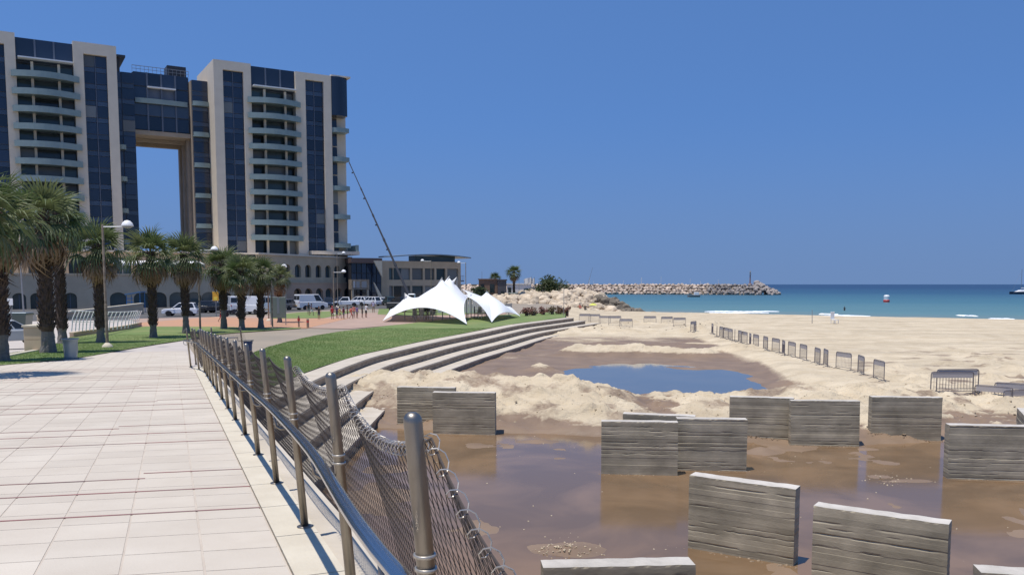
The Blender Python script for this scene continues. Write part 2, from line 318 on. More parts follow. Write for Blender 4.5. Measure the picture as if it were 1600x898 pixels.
def puddle_mat(name, c, c2, rough):
    m, nt, b = new_mat(name); N = nt.nodes; L = nt.links
    geo = N.new('ShaderNodeNewGeometry'); n1 = N.new('ShaderNodeTexNoise'); n1.inputs['Scale'].default_value = 0.32; n1.inputs['Detail'].default_value = 5; n1.inputs['Distortion'].default_value = 0.8; L.new(geo.outputs['Position'], n1.inputs['Vector'])
    r1 = N.new('ShaderNodeMapRange'); r1.inputs[1].default_value = 0.4; r1.inputs[2].default_value = 0.6; L.new(n1.outputs[0], r1.inputs[0])
    mx = N.new('ShaderNodeMix'); mx.data_type = 'RGBA'; mx.inputs[6].default_value = (*c, 1); mx.inputs[7].default_value = (*c2, 1); L.new(r1.outputs[0], mx.inputs[0]); L.new(mx.outputs[2], b.inputs['Base Color'])
    b.inputs['Roughness'].default_value = rough; b.inputs['IOR'].default_value = 1.33; b.inputs['Specular IOR Level'].default_value = 0.5
    n2 = N.new('ShaderNodeTexNoise'); n2.inputs['Scale'].default_value = 5; L.new(geo.outputs['Position'], n2.inputs['Vector'])
    bp = N.new('ShaderNodeBump'); bp.inputs['Strength'].default_value = 0.12; bp.inputs['Distance'].default_value = 0.01; L.new(n2.outputs[0], bp.inputs['Height']); L.new(bp.outputs[0], b.inputs['Normal'])
    return m
M['puddle'] = puddle_mat('muddy shallow water', (0.225, 0.14, 0.075), (0.15, 0.095, 0.052), 0.12)
M['pond'] = puddle_mat('deeper standing water', (0.135, 0.145, 0.15), (0.115, 0.13, 0.14), 0.07)
def sea_mat():
    m, nt, b = new_mat('sea water'); N = nt.nodes; L = nt.links
    geo = N.new('ShaderNodeNewGeometry')
    dt = N.new('ShaderNodeVectorMath'); dt.operation = 'DOT_PRODUCT'; dt.inputs[1].default_value = (0.580, 0.814, 0); L.new(geo.outputs['Position'], dt.inputs[0])
    n1 = N.new('ShaderNodeTexNoise'); n1.inputs['Scale'].default_value = 0.012; n1.inputs['Detail'].default_value = 4
    mp = N.new('ShaderNodeMapping'); mp.inputs['Scale'].default_value = (0.5, 2.2, 1); L.new(geo.outputs['Position'], mp.inputs[0]); L.new(mp.outputs[0], n1.inputs['Vector'])
    ma = N.new('ShaderNodeMath'); ma.operation = 'MULTIPLY_ADD'; ma.inputs[1].default_value = 130; L.new(n1.outputs[0], ma.inputs[0]); L.new(dt.outputs['Value'], ma.inputs[2])
    mr = N.new('ShaderNodeMapRange'); mr.inputs[1].default_value = 240; mr.inputs[2].default_value = 1700; L.new(ma.outputs[0], mr.inputs[0])
    cr = N.new('ShaderNodeValToRGB'); e = cr.color_ramp.elements
    e[0].position = 0.0; e[0].color = (0.17, 0.215, 0.19, 1); e[1].position = 1.0; e[1].color = (0.016, 0.043, 0.092, 1)
    for p, c in ((0.03, (0.115, 0.215, 0.21)), (0.12, (0.062, 0.155, 0.18)), (0.35, (0.026, 0.078, 0.128))):
        x = e.new(p); x.color = (*c, 1)
    L.new(mr.outputs[0], cr.inputs[0]); L.new(cr.outputs[0], b.inputs['Base Color'])
    b.inputs['Roughness'].default_value = 0.35; b.inputs['IOR'].default_value = 1.33; b.inputs['Specular IOR Level'].default_value = 0.3
    n2 = N.new('ShaderNodeTexNoise'); n2.inputs['Scale'].default_value = 0.25; n2.inputs['Detail'].default_value = 6
    mp2 = N.new('ShaderNodeMapping'); mp2.inputs['Scale'].default_value = (0.5, 1.4, 1); mp2.inputs['Rotation'].default_value = (0, 0, 0.6); L.new(geo.outputs['Position'], mp2.inputs[0]); L.new(mp2.outputs[0], n2.inputs['Vector'])
    bp = N.new('ShaderNodeBump'); bp.inputs['Strength'].default_value = 0.6; bp.inputs['Distance'].default_value = 0.6; L.new(n2.outputs[0], bp.inputs['Height']); L.new(bp.outputs[0], b.inputs['Normal'])
    return m
M['sea'] = sea_mat()
def slab_mat():
    m, nt, b = new_mat('board marked concrete'); N = nt.nodes; L = nt.links
    tc = N.new('ShaderNodeTexCoord'); oi = N.new('ShaderNodeObjectInfo')
    ad = N.new('ShaderNodeVectorMath'); ad.operation = 'ADD'; L.new(tc.outputs['Object'], ad.inputs[0])
    cx = N.new('ShaderNodeCombineXYZ'); ml = N.new('ShaderNodeMath'); ml.operation = 'MULTIPLY'; ml.inputs[1].default_value = 60; L.new(oi.outputs['Random'], ml.inputs[0]); L.new(ml.outputs[0], cx.inputs[0]); L.new(cx.outputs[0], ad.inputs[1])
    mp = N.new('ShaderNodeMapping'); mp.inputs['Scale'].default_value = (0.45, 0.45, 2.2); L.new(ad.outputs[0], mp.inputs[0])
    n1 = N.new('ShaderNodeTexNoise'); n1.inputs['Scale'].default_value = 1.4; n1.inputs['Detail'].default_value = 8; n1.inputs['Roughness'].default_value = 0.65; L.new(mp.outputs[0], n1.inputs['Vector'])
    n3 = N.new('ShaderNodeTexNoise'); n3.inputs['Scale'].default_value = 1.6; n3.inputs['Detail'].default_value = 6; L.new(ad.outputs[0], n3.inputs['Vector'])
    cr = N.new('ShaderNodeValToRGB'); e = cr.color_ramp.elements; e[0].position = 0.25; e[0].color = (0.33, 0.28, 0.19, 1); e[1].position = 0.75; e[1].color = (0.52, 0.445, 0.315, 1); L.new(n1.outputs[0], cr.inputs[0])
    r3 = N.new('ShaderNodeMapRange'); r3.inputs[1].default_value = 0.3; r3.inputs[2].default_value = 0.7; r3.inputs[3].default_value = 0.70; r3.inputs[4].default_value = 1.15; L.new(n3.outputs[0], r3.inputs[0])
    sx = N.new('ShaderNodeSeparateXYZ'); L.new(ad.outputs[0], sx.inputs[0]); dv = N.new('ShaderNodeMath'); dv.operation = 'DIVIDE'; dv.inputs[1].default_value = 0.116; L.new(sx.outputs[2], dv.inputs[0])
    fl_ = N.new('ShaderNodeMath'); fl_.operation = 'FLOOR'; L.new(dv.outputs[0], fl_.inputs[0]); am = N.new('ShaderNodeMath'); am.operation = 'ADD'; L.new(fl_.outputs[0], am.inputs[0]); L.new(ml.outputs[0], am.inputs[1])
    wnz = N.new('ShaderNodeTexWhiteNoise'); wnz.noise_dimensions = '1D'; L.new(am.outputs[0], wnz.inputs['W']); rb_ = N.new('ShaderNodeMapRange'); rb_.inputs[3].default_value = 0.80; rb_.inputs[4].default_value = 1.12; L.new(wnz.outputs['Value'], rb_.inputs[0])
    vm = N.new('ShaderNodeMath'); vm.operation = 'MULTIPLY'; L.new(r3.outputs[0], vm.inputs[0]); L.new(rb_.outputs[0], vm.inputs[1])
    hs = N.new('ShaderNodeHueSaturation'); L.new(cr.outputs[0], hs.inputs['Color']); L.new(vm.outputs[0], hs.inputs['Value']); L.new(hs.outputs[0], b.inputs['Base Color']); b.inputs['Roughness'].default_value = 0.9
    bp = N.new('ShaderNodeBump'); bp.inputs['Strength'].default_value = 0.22; bp.inputs['Distance'].default_value = 0.012
    n4 = N.new('ShaderNodeTexNoise'); n4.inputs['Scale'].default_value = 22; n4.inputs['Detail'].default_value = 6; mp4 = N.new('ShaderNodeMapping'); mp4.inputs['Scale'].default_value = (0.7, 0.7, 1.6); L.new(ad.outputs[0], mp4.inputs[0]); L.new(mp4.outputs[0], n4.inputs['Vector'])
    L.new(n4.outputs[0], bp.inputs['Height']); L.new(bp.outputs[0], b.inputs['Normal'])
    return m
M['slab'] = slab_mat()
M['slabtop'] = mat('pale slab top', (0.58, 0.53, 0.46), 0.9, c2=(0.44, 0.40, 0.34), scale=2.0, bump=0.4, bscale=16, rnd=0.08)

# ================================================================== THE SETTING
SEAZ = -2.6
SH0 = Vector((29, 204)); SHD = Vector((66, -47)).normalized(); SHN = Vector((SHD.y, -SHD.x)); 
if SHN.y > 0: SHN = -SHN                                   # points inland
# ---- sea
sea = MB(); sea.add([(-30000, 120, SEAZ), (40000, 120, SEAZ), (40000, 45000, SEAZ), (-30000, 45000, SEAZ), (150, -3000, SEAZ), (40000, -3000, SEAZ)], [(0, 1, 2, 3), (4, 5, 1, 0)])
sea.v[0] = (150, 120, SEAZ)
sea = MB(); sea.add([(-30000, 45000, SEAZ), (-30000, 150, SEAZ), (60, 150, SEAZ), (60, -3000, SEAZ), (40000, -3000, SEAZ), (40000, 45000, SEAZ)], [(0, 1, 2, 3, 4, 5)])
sea_o = structure(sea.build('sea', M['sea']))
# breaking waves: raised ragged foam ridges that belong to the sea
def foam(px0, px1, py, width, seed, m):
    rnd = random.Random(seed); a = G(px0, py, SEAZ); b = G(px1, py, SEAZ); n = 46; mb = MB(); rings = []
    for i in range(n + 1):
        t = i / n; p = a.lerp(b, t); w = width * (math.sin(math.pi * t) ** 0.5 * (0.6 + 0.7 * rnd.random()) + 0.05); p.y += 1.6 * math.sin(t * 9 + seed) + rnd.uniform(-.5, .5)
        rings.append([Vector((p.x, p.y - w, SEAZ + 0.03)), Vector((p.x, p.y - w * 0.3, SEAZ + 0.1 + 0.25 * w * 0.3)), Vector((p.x, p.y + w * 0.3, SEAZ + 0.1 + 0.2 * w * 0.3)), Vector((p.x, p.y + w, SEAZ + 0.02))])
    mb.loft(rings, cap=False, close=False); mb.build('foam', m, sea_o, smooth=True)
for k, a in enumerate([(1101, 1219, 487.2, 1.5), (1110, 1200, 489, 1.0), (1243, 1355, 493.8, 1.2), (1212, 1300, 496.6, .8), (1275, 1310, 491, .8), (1498, 1524, 493.6, 1.0), (1552, 1585, 499, 1.3), (1300, 1480, 498.5, .45), (1500, 1620, 501.0, .6), (1120, 1260, 494.5, .35)]):
    foam(a[0], a[1], a[2], a[3] * 1.35, k, M['foam'] if k < 7 else M['foammix'])

# ---- beach and pit: one height field
def ax(*segs):
    out = [segs[0][0]]
    for a, b, d0, d1 in segs:
        x = a; 
        while x < b - 1e-6:
            t = (x - a) / (b - a); x += d0 + (d1 - d0) * t; out.append(min(x, b))
    return np.array(out)
gx = ax((-10.5, 22, .13, .13), (22, 28, .14, .2), (28, 60, .25, 1.2), (60, 420, 1.5, 25))
gy = ax((-12, 4, 2.0, .4), (4, 14, .3, .22), (14, 32, .22, .14), (32, 46, .12, .12), (46, 48, .13, .2), (48, 110, .25, .6), (110, 240, .8, 2.5))
X, Y = np.meshgrid(gx, gy, indexing='ij')
inland = (X - SH0.x) * SHN.x + (Y - SH0.y) * SHN.y
sstep = lambda a, b, v: (lambda t: t * t * (3 - 2 * t))(np.clip((v - a) / (b - a), 0, 1))
beach = SEAZ - 0.5 + 0.5 * sstep(-12, 0, inland) + 1.55 * np.clip(inland / 38.0, 0, 1) ** 0.8
beach += 0.10 * fbm(X * .09, Y * .09, 4) * sstep(2, 15, inland) + 0.09 * fbm(X * .5, Y * .5, 4) * sstep(4, 20, inland)
PIT = -1.58
# the pit is bounded on the right by the barrier line and at the far end by dry sand
wob = 2.0 * fbm(X * .12 + 5, Y * .12, 3)
right_edge = np.interp(Y, [-20, 30, 34, 40, 46, 60, 80, 100], [60, 60, 34, 20.5, 17.6, 18.5, 20.2, 21])
pitmask = sstep(0, 2.5, right_edge - X + wob * .4) * (1 - sstep(72, 104, Y + wob * 1.6))
Z = beach * (1 - pitmask) + PIT * pitmask
# far half of the pit: low sand islands between mud flats
isl = fbm(X * .11 + 3, Y * .26 + 8, 4)
far_half = sstep(47, 52, Y) * pitmask
Z += far_half * sstep(60, 70, Y) * (.30 * np.clip(fbm(X * .35 + 4, Y * .5, 4), 0, 1))
Z += far_half * (.035 + 0.24 * np.clip(isl - .02, 0, 1) * 2 + 0.06 * fbm(X * .8, Y * .8, 3))
def lump(cx, cy, rx, ry, h):
    global Z
    d = ((X - cx) / rx) ** 2 + ((Y - cy) / ry) ** 2; Z += 1.5 * h * np.exp(-d * 1.6) * np.clip(0.8 + 1.1 * fbm(X * .9 + cx, Y * .9, 4), 0, 2)
for px, py, rx, ry, h in ((845, 577, 1.3, 1.0, .38), (905, 552, 2.2, 1.1, .42), (790, 575, .9, .7, .16), (1010, 553, 5.2, 1.6, .42), (1075, 556, 3.0, 1.4, .32), (1150, 553, 3.2, 1.0, .35), (1240, 600, 2.0, 1.4, .15), (950, 523, 9, 5.0, .35), (1000, 512, 9, 6, .3), (1090, 525, 3, 3, .45), (1110, 515, 2.2, 3, .55)):
    p = G(px, py, -1.5); lump(p.x, p.y, rx, ry, h)
# the pond behind the heap
pp = G(1030, 582, -1.55); pd = ((X - pp.x + .3) / 5.6) ** 2 + ((Y - (pp.y - 2.5)) / 9.0) ** 2 + .5 * fbm(X * .3, Y * .3, 3)
Z -= 0.34 * np.clip(1.25 - pd, 0, 1)
# near half of the pit: nearly flat mud around the water level
near_half = (1 - sstep(31, 36, Y)) * pitmask
Z += near_half * (0.034 * fbm(X * .2 + 1, Y * .2, 3) + 0.012 * fbm(X * 1.3, Y * 1.3, 3) + 0.003)
# the heap of dug sand that crosses the pit
RX = [-12, -8, -6, -4.5, -3, -1.5, 0, 1.3, 2.7, 3.7, 4.6, 5.5, 6.3, 7.2, 8.1, 9, 10.2, 11.6, 13, 14, 15, 16.2, 17.2, 18.5, 21, 26, 34, 60]
RZ = [-.7, -.45, -.35, -.2, -.02, -.1, -.22, -.20, -.24, -.42, -.68, -.95, -1.12, -.95, -.62, -.72, -.86, -.66, -.32, -.42, -.62, -.48, -.44, -.66, -.86, -.85, -.80, -.8]
ridge_y = np.interp(X, [-10, -6, -3, 2, 8, 14, 20, 40], [43.5, 43, 42, 40.5, 38.8, 38.6, 39.0, 39.5]) + .5 * fbm(X * .25, X * 0 + 2, 3)
rz = np.interp(X, RX, RZ)
dfr = np.where(Y < ridge_y, (ridge_y - Y) / np.interp(X, [-8, 5, 9, 30], [9.2, 8.0, 8.2, 8.5]), (Y - ridge_y) / np.interp(X, [-8, 0, 18, 24, 60], [5.2, 4.0, 3.6, 30, 60]))
prof = np.clip(1 - dfr, 0, 1); prof = prof ** 0.62
heap = PIT + (rz - PIT) * prof
rough = np.clip((heap - PIT) * 2.2, 0, 1)
heap += rough * (0.42 * fbm(X * .45 + 2, Y * .45, 3) + 0.42 * np.abs(fbm(X * .9, Y * .9, 4)) - .14 + 0.22 * np.clip(fbm(X * 2.4, Y * 2.4, 3), -.1, .6))
Z = np.where(prof > 0, np.maximum(Z, heap), Z)
for px, py, rx, ry, h in ((1188, 707, .55, .30, .13), (1210, 702, .4, .22, .09), (1425, 752, .5, .2, .06), (1375, 745, .3, .15, .05), (885, 858, .7, .35, .09), (840, 690, .5, .25, .07), (1090, 748, .3, .2, .07)):
    p = G(px, py, PIT); lump(p.x, p.y, rx, ry, h)
# nothing may stick through the steps, lawn and promenade on the left
S1X = np.interp(Y, [0, 27, 37, 43, 49, 54.3, 62.7, 72.7, 86.6, 105.7, 125, 160], [-8.5, -8.5, -8.6, -8.4, -7.9, -6.9, -5.2, -2.7, .65, 7.7, 18, 36])
Z = np.where((X < S1X + 1.3) & ((Y < 38) | (Y > 47)), np.minimum(Z, -1.2), Z)
Z = np.where((X < S1X + .2) & (Y < 130), np.minimum(Z, -.45), Z)
fl = PR[0] * X + PR[1] * Y - 1.0
Z = np.where((fl < .6) & (Y < 30), np.minimum(Z, -1.6), Z)
bx = np.interp(Y, [100, 108, 135, 170, 196, 240], [-1, 2, 8, 10, 4, 2])
Z = np.where(Y > 104, np.maximum(Z, -.08 - np.clip((X - bx) / 9, 0, 9) * 1.2 - np.clip(108 - Y, 0, 9)), Z)
wet = pitmask * (1 - sstep(-1.34, -1.10, Z)) 
wet = np.maximum(wet, (1 - sstep(2.0, 9.0, inland + 2 * fbm(X * .06, Y * .06, 3))) * .62)
wet = wet * (1 - .55 * np.clip(fbm(X * .45, Y * .45, 4), -1, 1)) + rough * (prof > 0) * np.clip(.12 + 1.3 * fbm(X * .7 + 9, Y * .7, 4), 0, .62)
V = np.stack([X.ravel(), Y.ravel(), Z.ravel()], 1)
beach_o = structure(place('beach', np_mesh('beach', V, grid_faces(len(gx), len(gy)), M['sand'], True, {'wet': wet})))
from math import floor
def zsand(x, y):
    i = int(np.clip(np.searchsorted(gx, x), 1, len(gx) - 1)); j = int(np.clip(np.searchsorted(gy, y), 1, len(gy) - 1)); return float(Z[i, j])
# standing water in the pit
WZ = -1.565
pud = MB(); pud.add([(-6, 2, WZ), (40, 2, WZ), (40, 37.5, WZ), (-6, 37.5, WZ)], [(0, 1, 2, 3)])
structure(pud.build('shallow_water', M['puddle']))
pon = MB(); pon.add([(0, 41, -1.60), (20, 41, -1.60), (20, 68, -1.60), (0, 68, -1.60)], [(0, 1, 2, 3)])
structure(pon.build('pond_water', M['pond']))
# clods scattered over the heap
def rock_mesh(name, seed, m, flat=0.75, sub=1):
    rnd = np.random.RandomState(seed); t = (1 + 5 ** .5) / 2
    v = [(-1, t, 0), (1, t, 0), (-1, -t, 0), (1, -t, 0), (0, -1, t), (0, 1, t), (0, -1, -t), (0, 1, -t), (t, 0, -1), (t, 0, 1), (-t, 0, -1), (-t, 0, 1)]
    f = [(0, 11, 5), (0, 5, 1), (0, 1, 7), (0, 7, 10), (0, 10, 11), (1, 5, 9), (5, 11, 4), (11, 10, 2), (10, 7, 6), (7, 1, 8), (3, 9, 4), (3, 4, 2), (3, 2, 6), (3, 6, 8), (3, 8, 9), (4, 9, 5), (2, 4, 11), (6, 2, 10), (8, 6, 7), (9, 8, 1)]
    v = [np.array(p) / np.linalg.norm(p) for p in v]
    for _ in range(sub):
        cache = {}; nf = []
        def mid(a, b):
            k = (min(a, b), max(a, b))
            if k not in cache: q = v[a] + v[b]; v.append(q / np.linalg.norm(q)); cache[k] = len(v) - 1
            return cache[k]
        for a, b, c in f:
            d, e, g = mid(a, b), mid(b, c), mid(c, a); nf += [(a, d, g), (b, e, d), (c, g, e), (d, e, g)]
        f = nf
    P = np.array(v)
    for _ in range(9):
        n = rnd.randn(3); n /= np.linalg.norm(n); h = rnd.uniform(.55, .9); dd = P @ n; over = np.clip(dd - h, 0, 9); P -= over[:, None] * n
    P *= np.array([rnd.uniform(.8, 1.15), rnd.uniform(.75, 1.0), flat]); P += rnd.randn(*P.shape) * .03
    return np_mesh(name, P, f, m)
def scatter_mesh(name, proto, spots, mats, parent=None):
    pv = np.array([v.co[:] for v in proto.vertices]); pf = np.array([p.vertices[:] for p in proto.polygons]); VV = []; FF = []
    for k, (x, y, z, s, a) in enumerate(spots):
        c, d = math.cos(a), math.sin(a); q = pv * s; VV.append(np.stack([q[:, 0] * c - q[:, 1] * d + x, q[:, 0] * d + q[:, 1] * c + y, q[:, 2] + z], 1)); FF.append(pf + k * len(pv))
    return place(name, np_mesh(name, np.concatenate(VV), np.concatenate(FF), mats), parent)
clod_m = rock_mesh('clod', 5, M['sand'], .7, 0)
sp = []
rr = random.Random(4)
while len(sp) < 700:
    x = rr.uniform(-6, 22); yy = rr.uniform(33.5, 44)
    z = zsand(x, yy)
    if z > -1.45: sp.append((x, yy, z, .02 + .06 * rr.random() ** 3, rr.uniform(0, 6)))
for cx_, cy_, n_ in ((885, 858, 140), (1070, 848, 60), (1400, 750, 40)):
    for _ in range(n_): p = G(cx_ + rr.gauss(0, 28), cy_ + rr.gauss(0, 7), PIT); sp.append((p.x, p.y, zsand(p.x, p.y), .01 + .03 * rr.random() ** 2, rr.uniform(0, 6)))
for _ in range(200):
    x = rr.uniform(-3, 20); yy = rr.uniform(12, 34); sp.append((x, yy, zsand(x, yy), .015 + .02 * rr.random(), rr.uniform(0, 6)))
stuff(tag(scatter_mesh('sand_clods', clod_m, sp, M['sand']), 'small crumbled sand clods strewn over the dug heap', 'clods'))

# ---- land, promenade, plaza
def sheet(name, pts, z, m, parent=None):
    mb = MB(); mb.add([(p[0], p[1], z) for p in pts], [tuple(range(len(pts)))]); return structure(mb.build(name, m, parent))
sheet('ground', [(-900, -60), (-9.0, -60), (-9.0, 95), (2, 108), (8, 135), (10, 170), (4, 196), (0, 330), (60, 640), (-900, 640)], -0.03, M['land'])
# promenade surface: sloping ramp that levels out
us = ax((-14, 40, 1, 1), (40, 110, 2, 3)); ts = np.linspace(-34, .92, 48)
vv = []
for s in us:
    for t in ts: x, y = st(s, t); vv.append((x, y, zp(x, y) - .02))
prom = structure(place('promenade', np_mesh('promenade', vv, grid_faces(len(us), len(ts)), M['path'])))
TE = 0.62; TW = 0.478; TL = 0.478; SK = -0.20
def tile_mesh(w, l, gap=0.0045):
    mb = MB(); w2 = w / 2 - gap * 1.05; l2 = l / 2 - gap * .6; c = .003
    def P(t, s, z):
        s2 = s + SK * t; x, y = st(s2, t); return (x, y, z - 0.039 * s2)
    mb.add([P(-w2, -l2, -.02), P(w2, -l2, -.02), P(w2, l2, -.02), P(-w2, l2, -.02), P(-w2 + c, -l2 + c, .006), P(w2 - c, -l2 + c, .006), P(w2 - c, l2 - c, .006), P(-w2 + c, l2 - c, .006)], [(4, 5, 6, 7), (0, 1, 5, 4), (1, 2, 6, 5), (2, 3, 7, 6), (3, 0, 4, 7)])
    return mb
tb = tile_mesh(TW, TL); tm = tb.mesh('paving_tile', M['tile'])
spots = []; rest = []
for i in range(-6, 90):
    for j in range(0, 26):
        t = TE - TW * (j + .5); jog = ((j * 7) % 5 - 2) * .012
        s = 0.28 + TL * i + SK * (t - TE) + jog; x, y = st(s, t)
        if y < 1.5: rest.append((x, y)); continue
        px = 800 + F * x / y; vis = px > -90 and y > 3.6
        (spots if vis and s < 26.5 else rest).append((x, y))
spots.sort(key=lambda p: p[1]); rest += spots[300:]; spots = spots[:300]
for x, y in spots: place('paving_tile', tm, prom, (x, y, zp(x, y) - .001))
pv = np.array(tb.v); pf = np.array(tb.f); VV = []; FF = []
rest = [p for p in rest if PD[0] * p[0] + PD[1] * p[1] < 44]
for k, (x, y) in enumerate(rest): VV.append(pv + np.array([x, y, zp(x, y) - .001])); FF.append(pf + 8 * k)
stuff(place('paving_tiles', np_mesh('paving_tiles', np.concatenate(VV), np.concatenate(FF), M['tile']), prom))
# bed of darker mortar just under the tiles
vv = []
us2 = np.linspace(-4, 45, 50)
for s in us2:
    for t in (-12.2, TE + .005): x, y = st(s + SK * (t - TE), t); vv.append((x, y, zp(x, y) + .001))
structure(place('mortar_bed', np_mesh('mortar_bed', vv, grid_faces(50, 2), M['grout']), prom))
def strip(s0, t0, t1, w=.026):
    mb = MB(); n = 10; rows = []
    for k in range(n + 1):
        t = t0 + (t1 - t0) * k / n; r = []
        for ds, dz in ((-w / 2, .004), (-w / 2, .010), (w / 2, .010), (w / 2, .004)):
            s = s0 + SK * (t - TE) + ds; x, y = st(s, t); r.append(Vector((x, y, zp(x, y) + dz)))
        rows.append(r)
    mb.loft(rows); mb.build('red_strip', M['redstrip'], prom)
for g in range(0, 6):
    b = 7.03 + 4.2 * g
    for s0, a0, a1 in ((b, -9, TE), (b + .95, -9, TE), (b + 1.92, -.3 - .45 * (g % 2), TE), (b + 1.62, -9, -.28 - .45 * (g % 2))): strip(s0, a0, a1)
# cream kerb: stones laid end to end along the tile edge, then the ledge outside the posts
for k in range(0, 30):
    mb = MB(); a = -1 + k * 1.0; rows = []
    for s in (a + .006, a + .994):
        r = []
        for t, dz in ((TE + .012, -.06), (TE + .012, .012), (.925, .012), (.925, -.06)): x, y = st(s, t); r.append(Vector((x, y, zp(x, y) + dz)))
        rows.append(r)
    mb.loft(rows); mb.build('kerb_stone', M['kerb'], prom)
mb = MB(); rows = []
for s in np.linspace(-8, 31, 40):
    r = []
    for t, z in ((.93, None), (1.24, None), (1.24, -1.75), (.93, -1.75)):
        x, y = st(s, t); r.append(Vector((x, y, zp(x, y) - .075 if z is None else z)))
    rows.append(r)
mb.loft(rows); tag(mb.build('retaining_wall', M['conc']), 'grey concrete retaining wall below the steel railing', 'wall')

# ---- amphitheatre steps
C1 = [(-8.5, 14), (-8.5, 20), (-8.5, 27), (-8.6, 37), (-8.4, 42.8), (-7.9, 49.1), (-6.9, 54.3), (-5.2, 62.7), (-2.7, 72.7), (.65, 86.6), (4.0, 96), (7.7, 105.7)]
CC = spline([(a, b, 0) for a, b in C1], 6)
def offs(curve, d):
    out = []
    for i, p in enumerate(curve):
        t = (curve[min(i + 1, len(curve) - 1)] - curve[max(i - 1, 0)]).normalized(); out.append(p + Vector((t.y, -t.x, 0)) * d)
    return out
steps = thing('amphitheatre_steps', 'curved pale concrete seating steps between the lawn and the sandy pit', 'steps', (0, 0, 0))
TRD = 1.05; RIS = .40
for k in range(4):
    front = offs(CC, TRD * k); back = offs(CC, TRD * (k - 1) - (.45 if k == 0 else -.02)); z1 = -RIS * k; z0 = -1.7
    # start each tier where it meets the retaining wall, end it staggered
    i0 = next(i for i, p in enumerate(front) if PR[0] * p.x + PR[1] * p.y > 1.3)
    n = len(front) - (0, 0, 0, 0)[k]; ext = (0, 1.5, 5.0, 8.5)[k]
    if ext:
        tg = (front[-1] - front[-2]).normalized(); front = front + [front[-1] + tg * ext]; tb_ = (back[-1] - back[-2]).normalized(); back = back + [back[-1] + tb_ * ext]
    seg = 6; i = i0
    while i < len(front) - 1:
        j = min(i + seg, len(front) - 1); mb = MB()
        rows_t = []
        for q in range(i, j + 1):
            f_, b_ = front[q].copy(), back[q].copy()
            if q == i: d_ = (front[q + 1] - front[q]).normalized() * .012; f_ += d_; b_ += d_
            if q == j: d_ = (front[q - 1] - front[q]).normalized() * .012; f_ += d_; b_ += d_
            rows_t.append((f_, b_))
        # tread cap overhangs a recessed riser block
        mb.loft([[Vector((b.x, b.y, z1 - .09)), Vector((b.x, b.y, z1)), Vector((f.x, f.y, z1)), Vector((f.x, f.y, z1 - .09))] for f, b in rows_t], 0)
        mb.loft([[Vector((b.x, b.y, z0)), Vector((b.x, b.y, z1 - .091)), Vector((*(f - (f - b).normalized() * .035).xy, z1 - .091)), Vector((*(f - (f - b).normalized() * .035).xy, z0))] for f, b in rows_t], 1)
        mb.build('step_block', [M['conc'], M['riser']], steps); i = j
# ---- lawns
A_px = [(372, 566), (398, 551), (440, 537), (500, 523), (560, 514.5), (600, 510), (640, 505.5), (700, 499), (780, 492.5), (850, 488.5), (884, 487.5)]
A = [Vector((-9.75, 26.6, zp(-9.75, 26.6)))] + [GR(*p) for p in A_px]
A = spline(A, 5)
Bc = [p for p in offs(CC, -1.15) if p.y > 26.0]; 
def resample(c, n):
    L = [0]
    for a, b in zip(c, c[1:]): L.append(L[-1] + (b - a).length)
    out = []
    for k in range(n):
        d = L[-1] * k / (n - 1); i = max(0, min(len(c) - 2, int(np.searchsorted(L, d)) - 1)); t = (d - L[i]) / max(1e-6, L[i + 1] - L[i]); out.append(c[i].lerp(c[i + 1], t))
    return out
n = 90; mcount = 26; Ar = resample(A, n); Br = resample(Bc, n); vv = []
for i in range(n):
    for j in range(mcount):
        t = j / (mcount - 1); p = Ar[i].lerp(Br[i], t); z = Ar[i].z * (1 - t) ** 1.5 + .035 + .05 * float(vnoise(np.array(p.x * .4), np.array(p.y * .4)))
        vv.append((p.x, p.y, z))
lawn_v = np.array(vv)
structure(place('lawn', np_mesh('lawn', vv, grid_faces(n, mcount), M['grass'], True)))
# the left lawn strip with the palms
LE = [(0, 571), (60, 566), (110, 561.5), (160, 553), (200, 545.5), (255, 536.5), (310, 527), (360, 520.5), (420, 516.5), (470, 513)]
LEw = [GR(*p) for p in LE]; LEw = [LEw[0] + (LEw[0] - LEw[1]) * 2] + LEw
LB = [(-40, 566), (0, 556), (22, 552), (60, 545), (110, 527), (170, 519), (218, 511), (260, 510.5), (330, 510.5), (400, 512), (470, 512.2)]
LBw = [GR(*p) for p in LB]
La = resample(spline(LEw, 5), 70); Lb = resample(spline(LBw, 5), 70); vv = []
for i in range(70):
    for j in range(10):
        t = j / 9; p = La[i].lerp(Lb[i], t); vv.append((p.x, p.y, zp(p.x, p.y) + .03 + .03 * float(vnoise(np.array(p.x), np.array(p.y)))))
lawn2_v = np.array(vv)
structure(place('palm_lawn', np_mesh('palm_lawn', vv, grid_faces(70, 10), M['grass'], True)))
def blades(name, verts, nx, ny, count, ymax, label):
    r = np.random.RandomState(9); P = verts.reshape(nx, ny, 3); VV = []; FF = []; k = 0
    while k < count:
        i = r.randint(nx - 1); j = r.randint(ny - 1); a, b = r.rand(2); p = P[i, j] * (1 - a) * (1 - b) + P[i + 1, j] * a * (1 - b) + P[i, j + 1] * (1 - a) * b + P[i + 1, j + 1] * a * b
        if p[1] > ymax: continue
        an = r.rand() * 6.28; w = .008 + .01 * r.rand(); h = .02 + .03 * r.rand(); dx, dy = math.cos(an) * w, math.sin(an) * w; lx, ly = r.randn(2) * .03
        VV += [(p[0] - dx, p[1] - dy, p[2] - .01), (p[0] + dx, p[1] + dy, p[2] - .01), (p[0] + lx, p[1] + ly, p[2] + h)]; FF.append((3 * k, 3 * k + 1, 3 * k + 2)); k += 1
    stuff(tag(place(name, np_mesh(name, VV, FF, M['blade'])), label, 'grass'))
blades('grass_blades', lawn_v, n, mcount, 110000, 80, 'short green grass blades on the curved lawn above the steps')
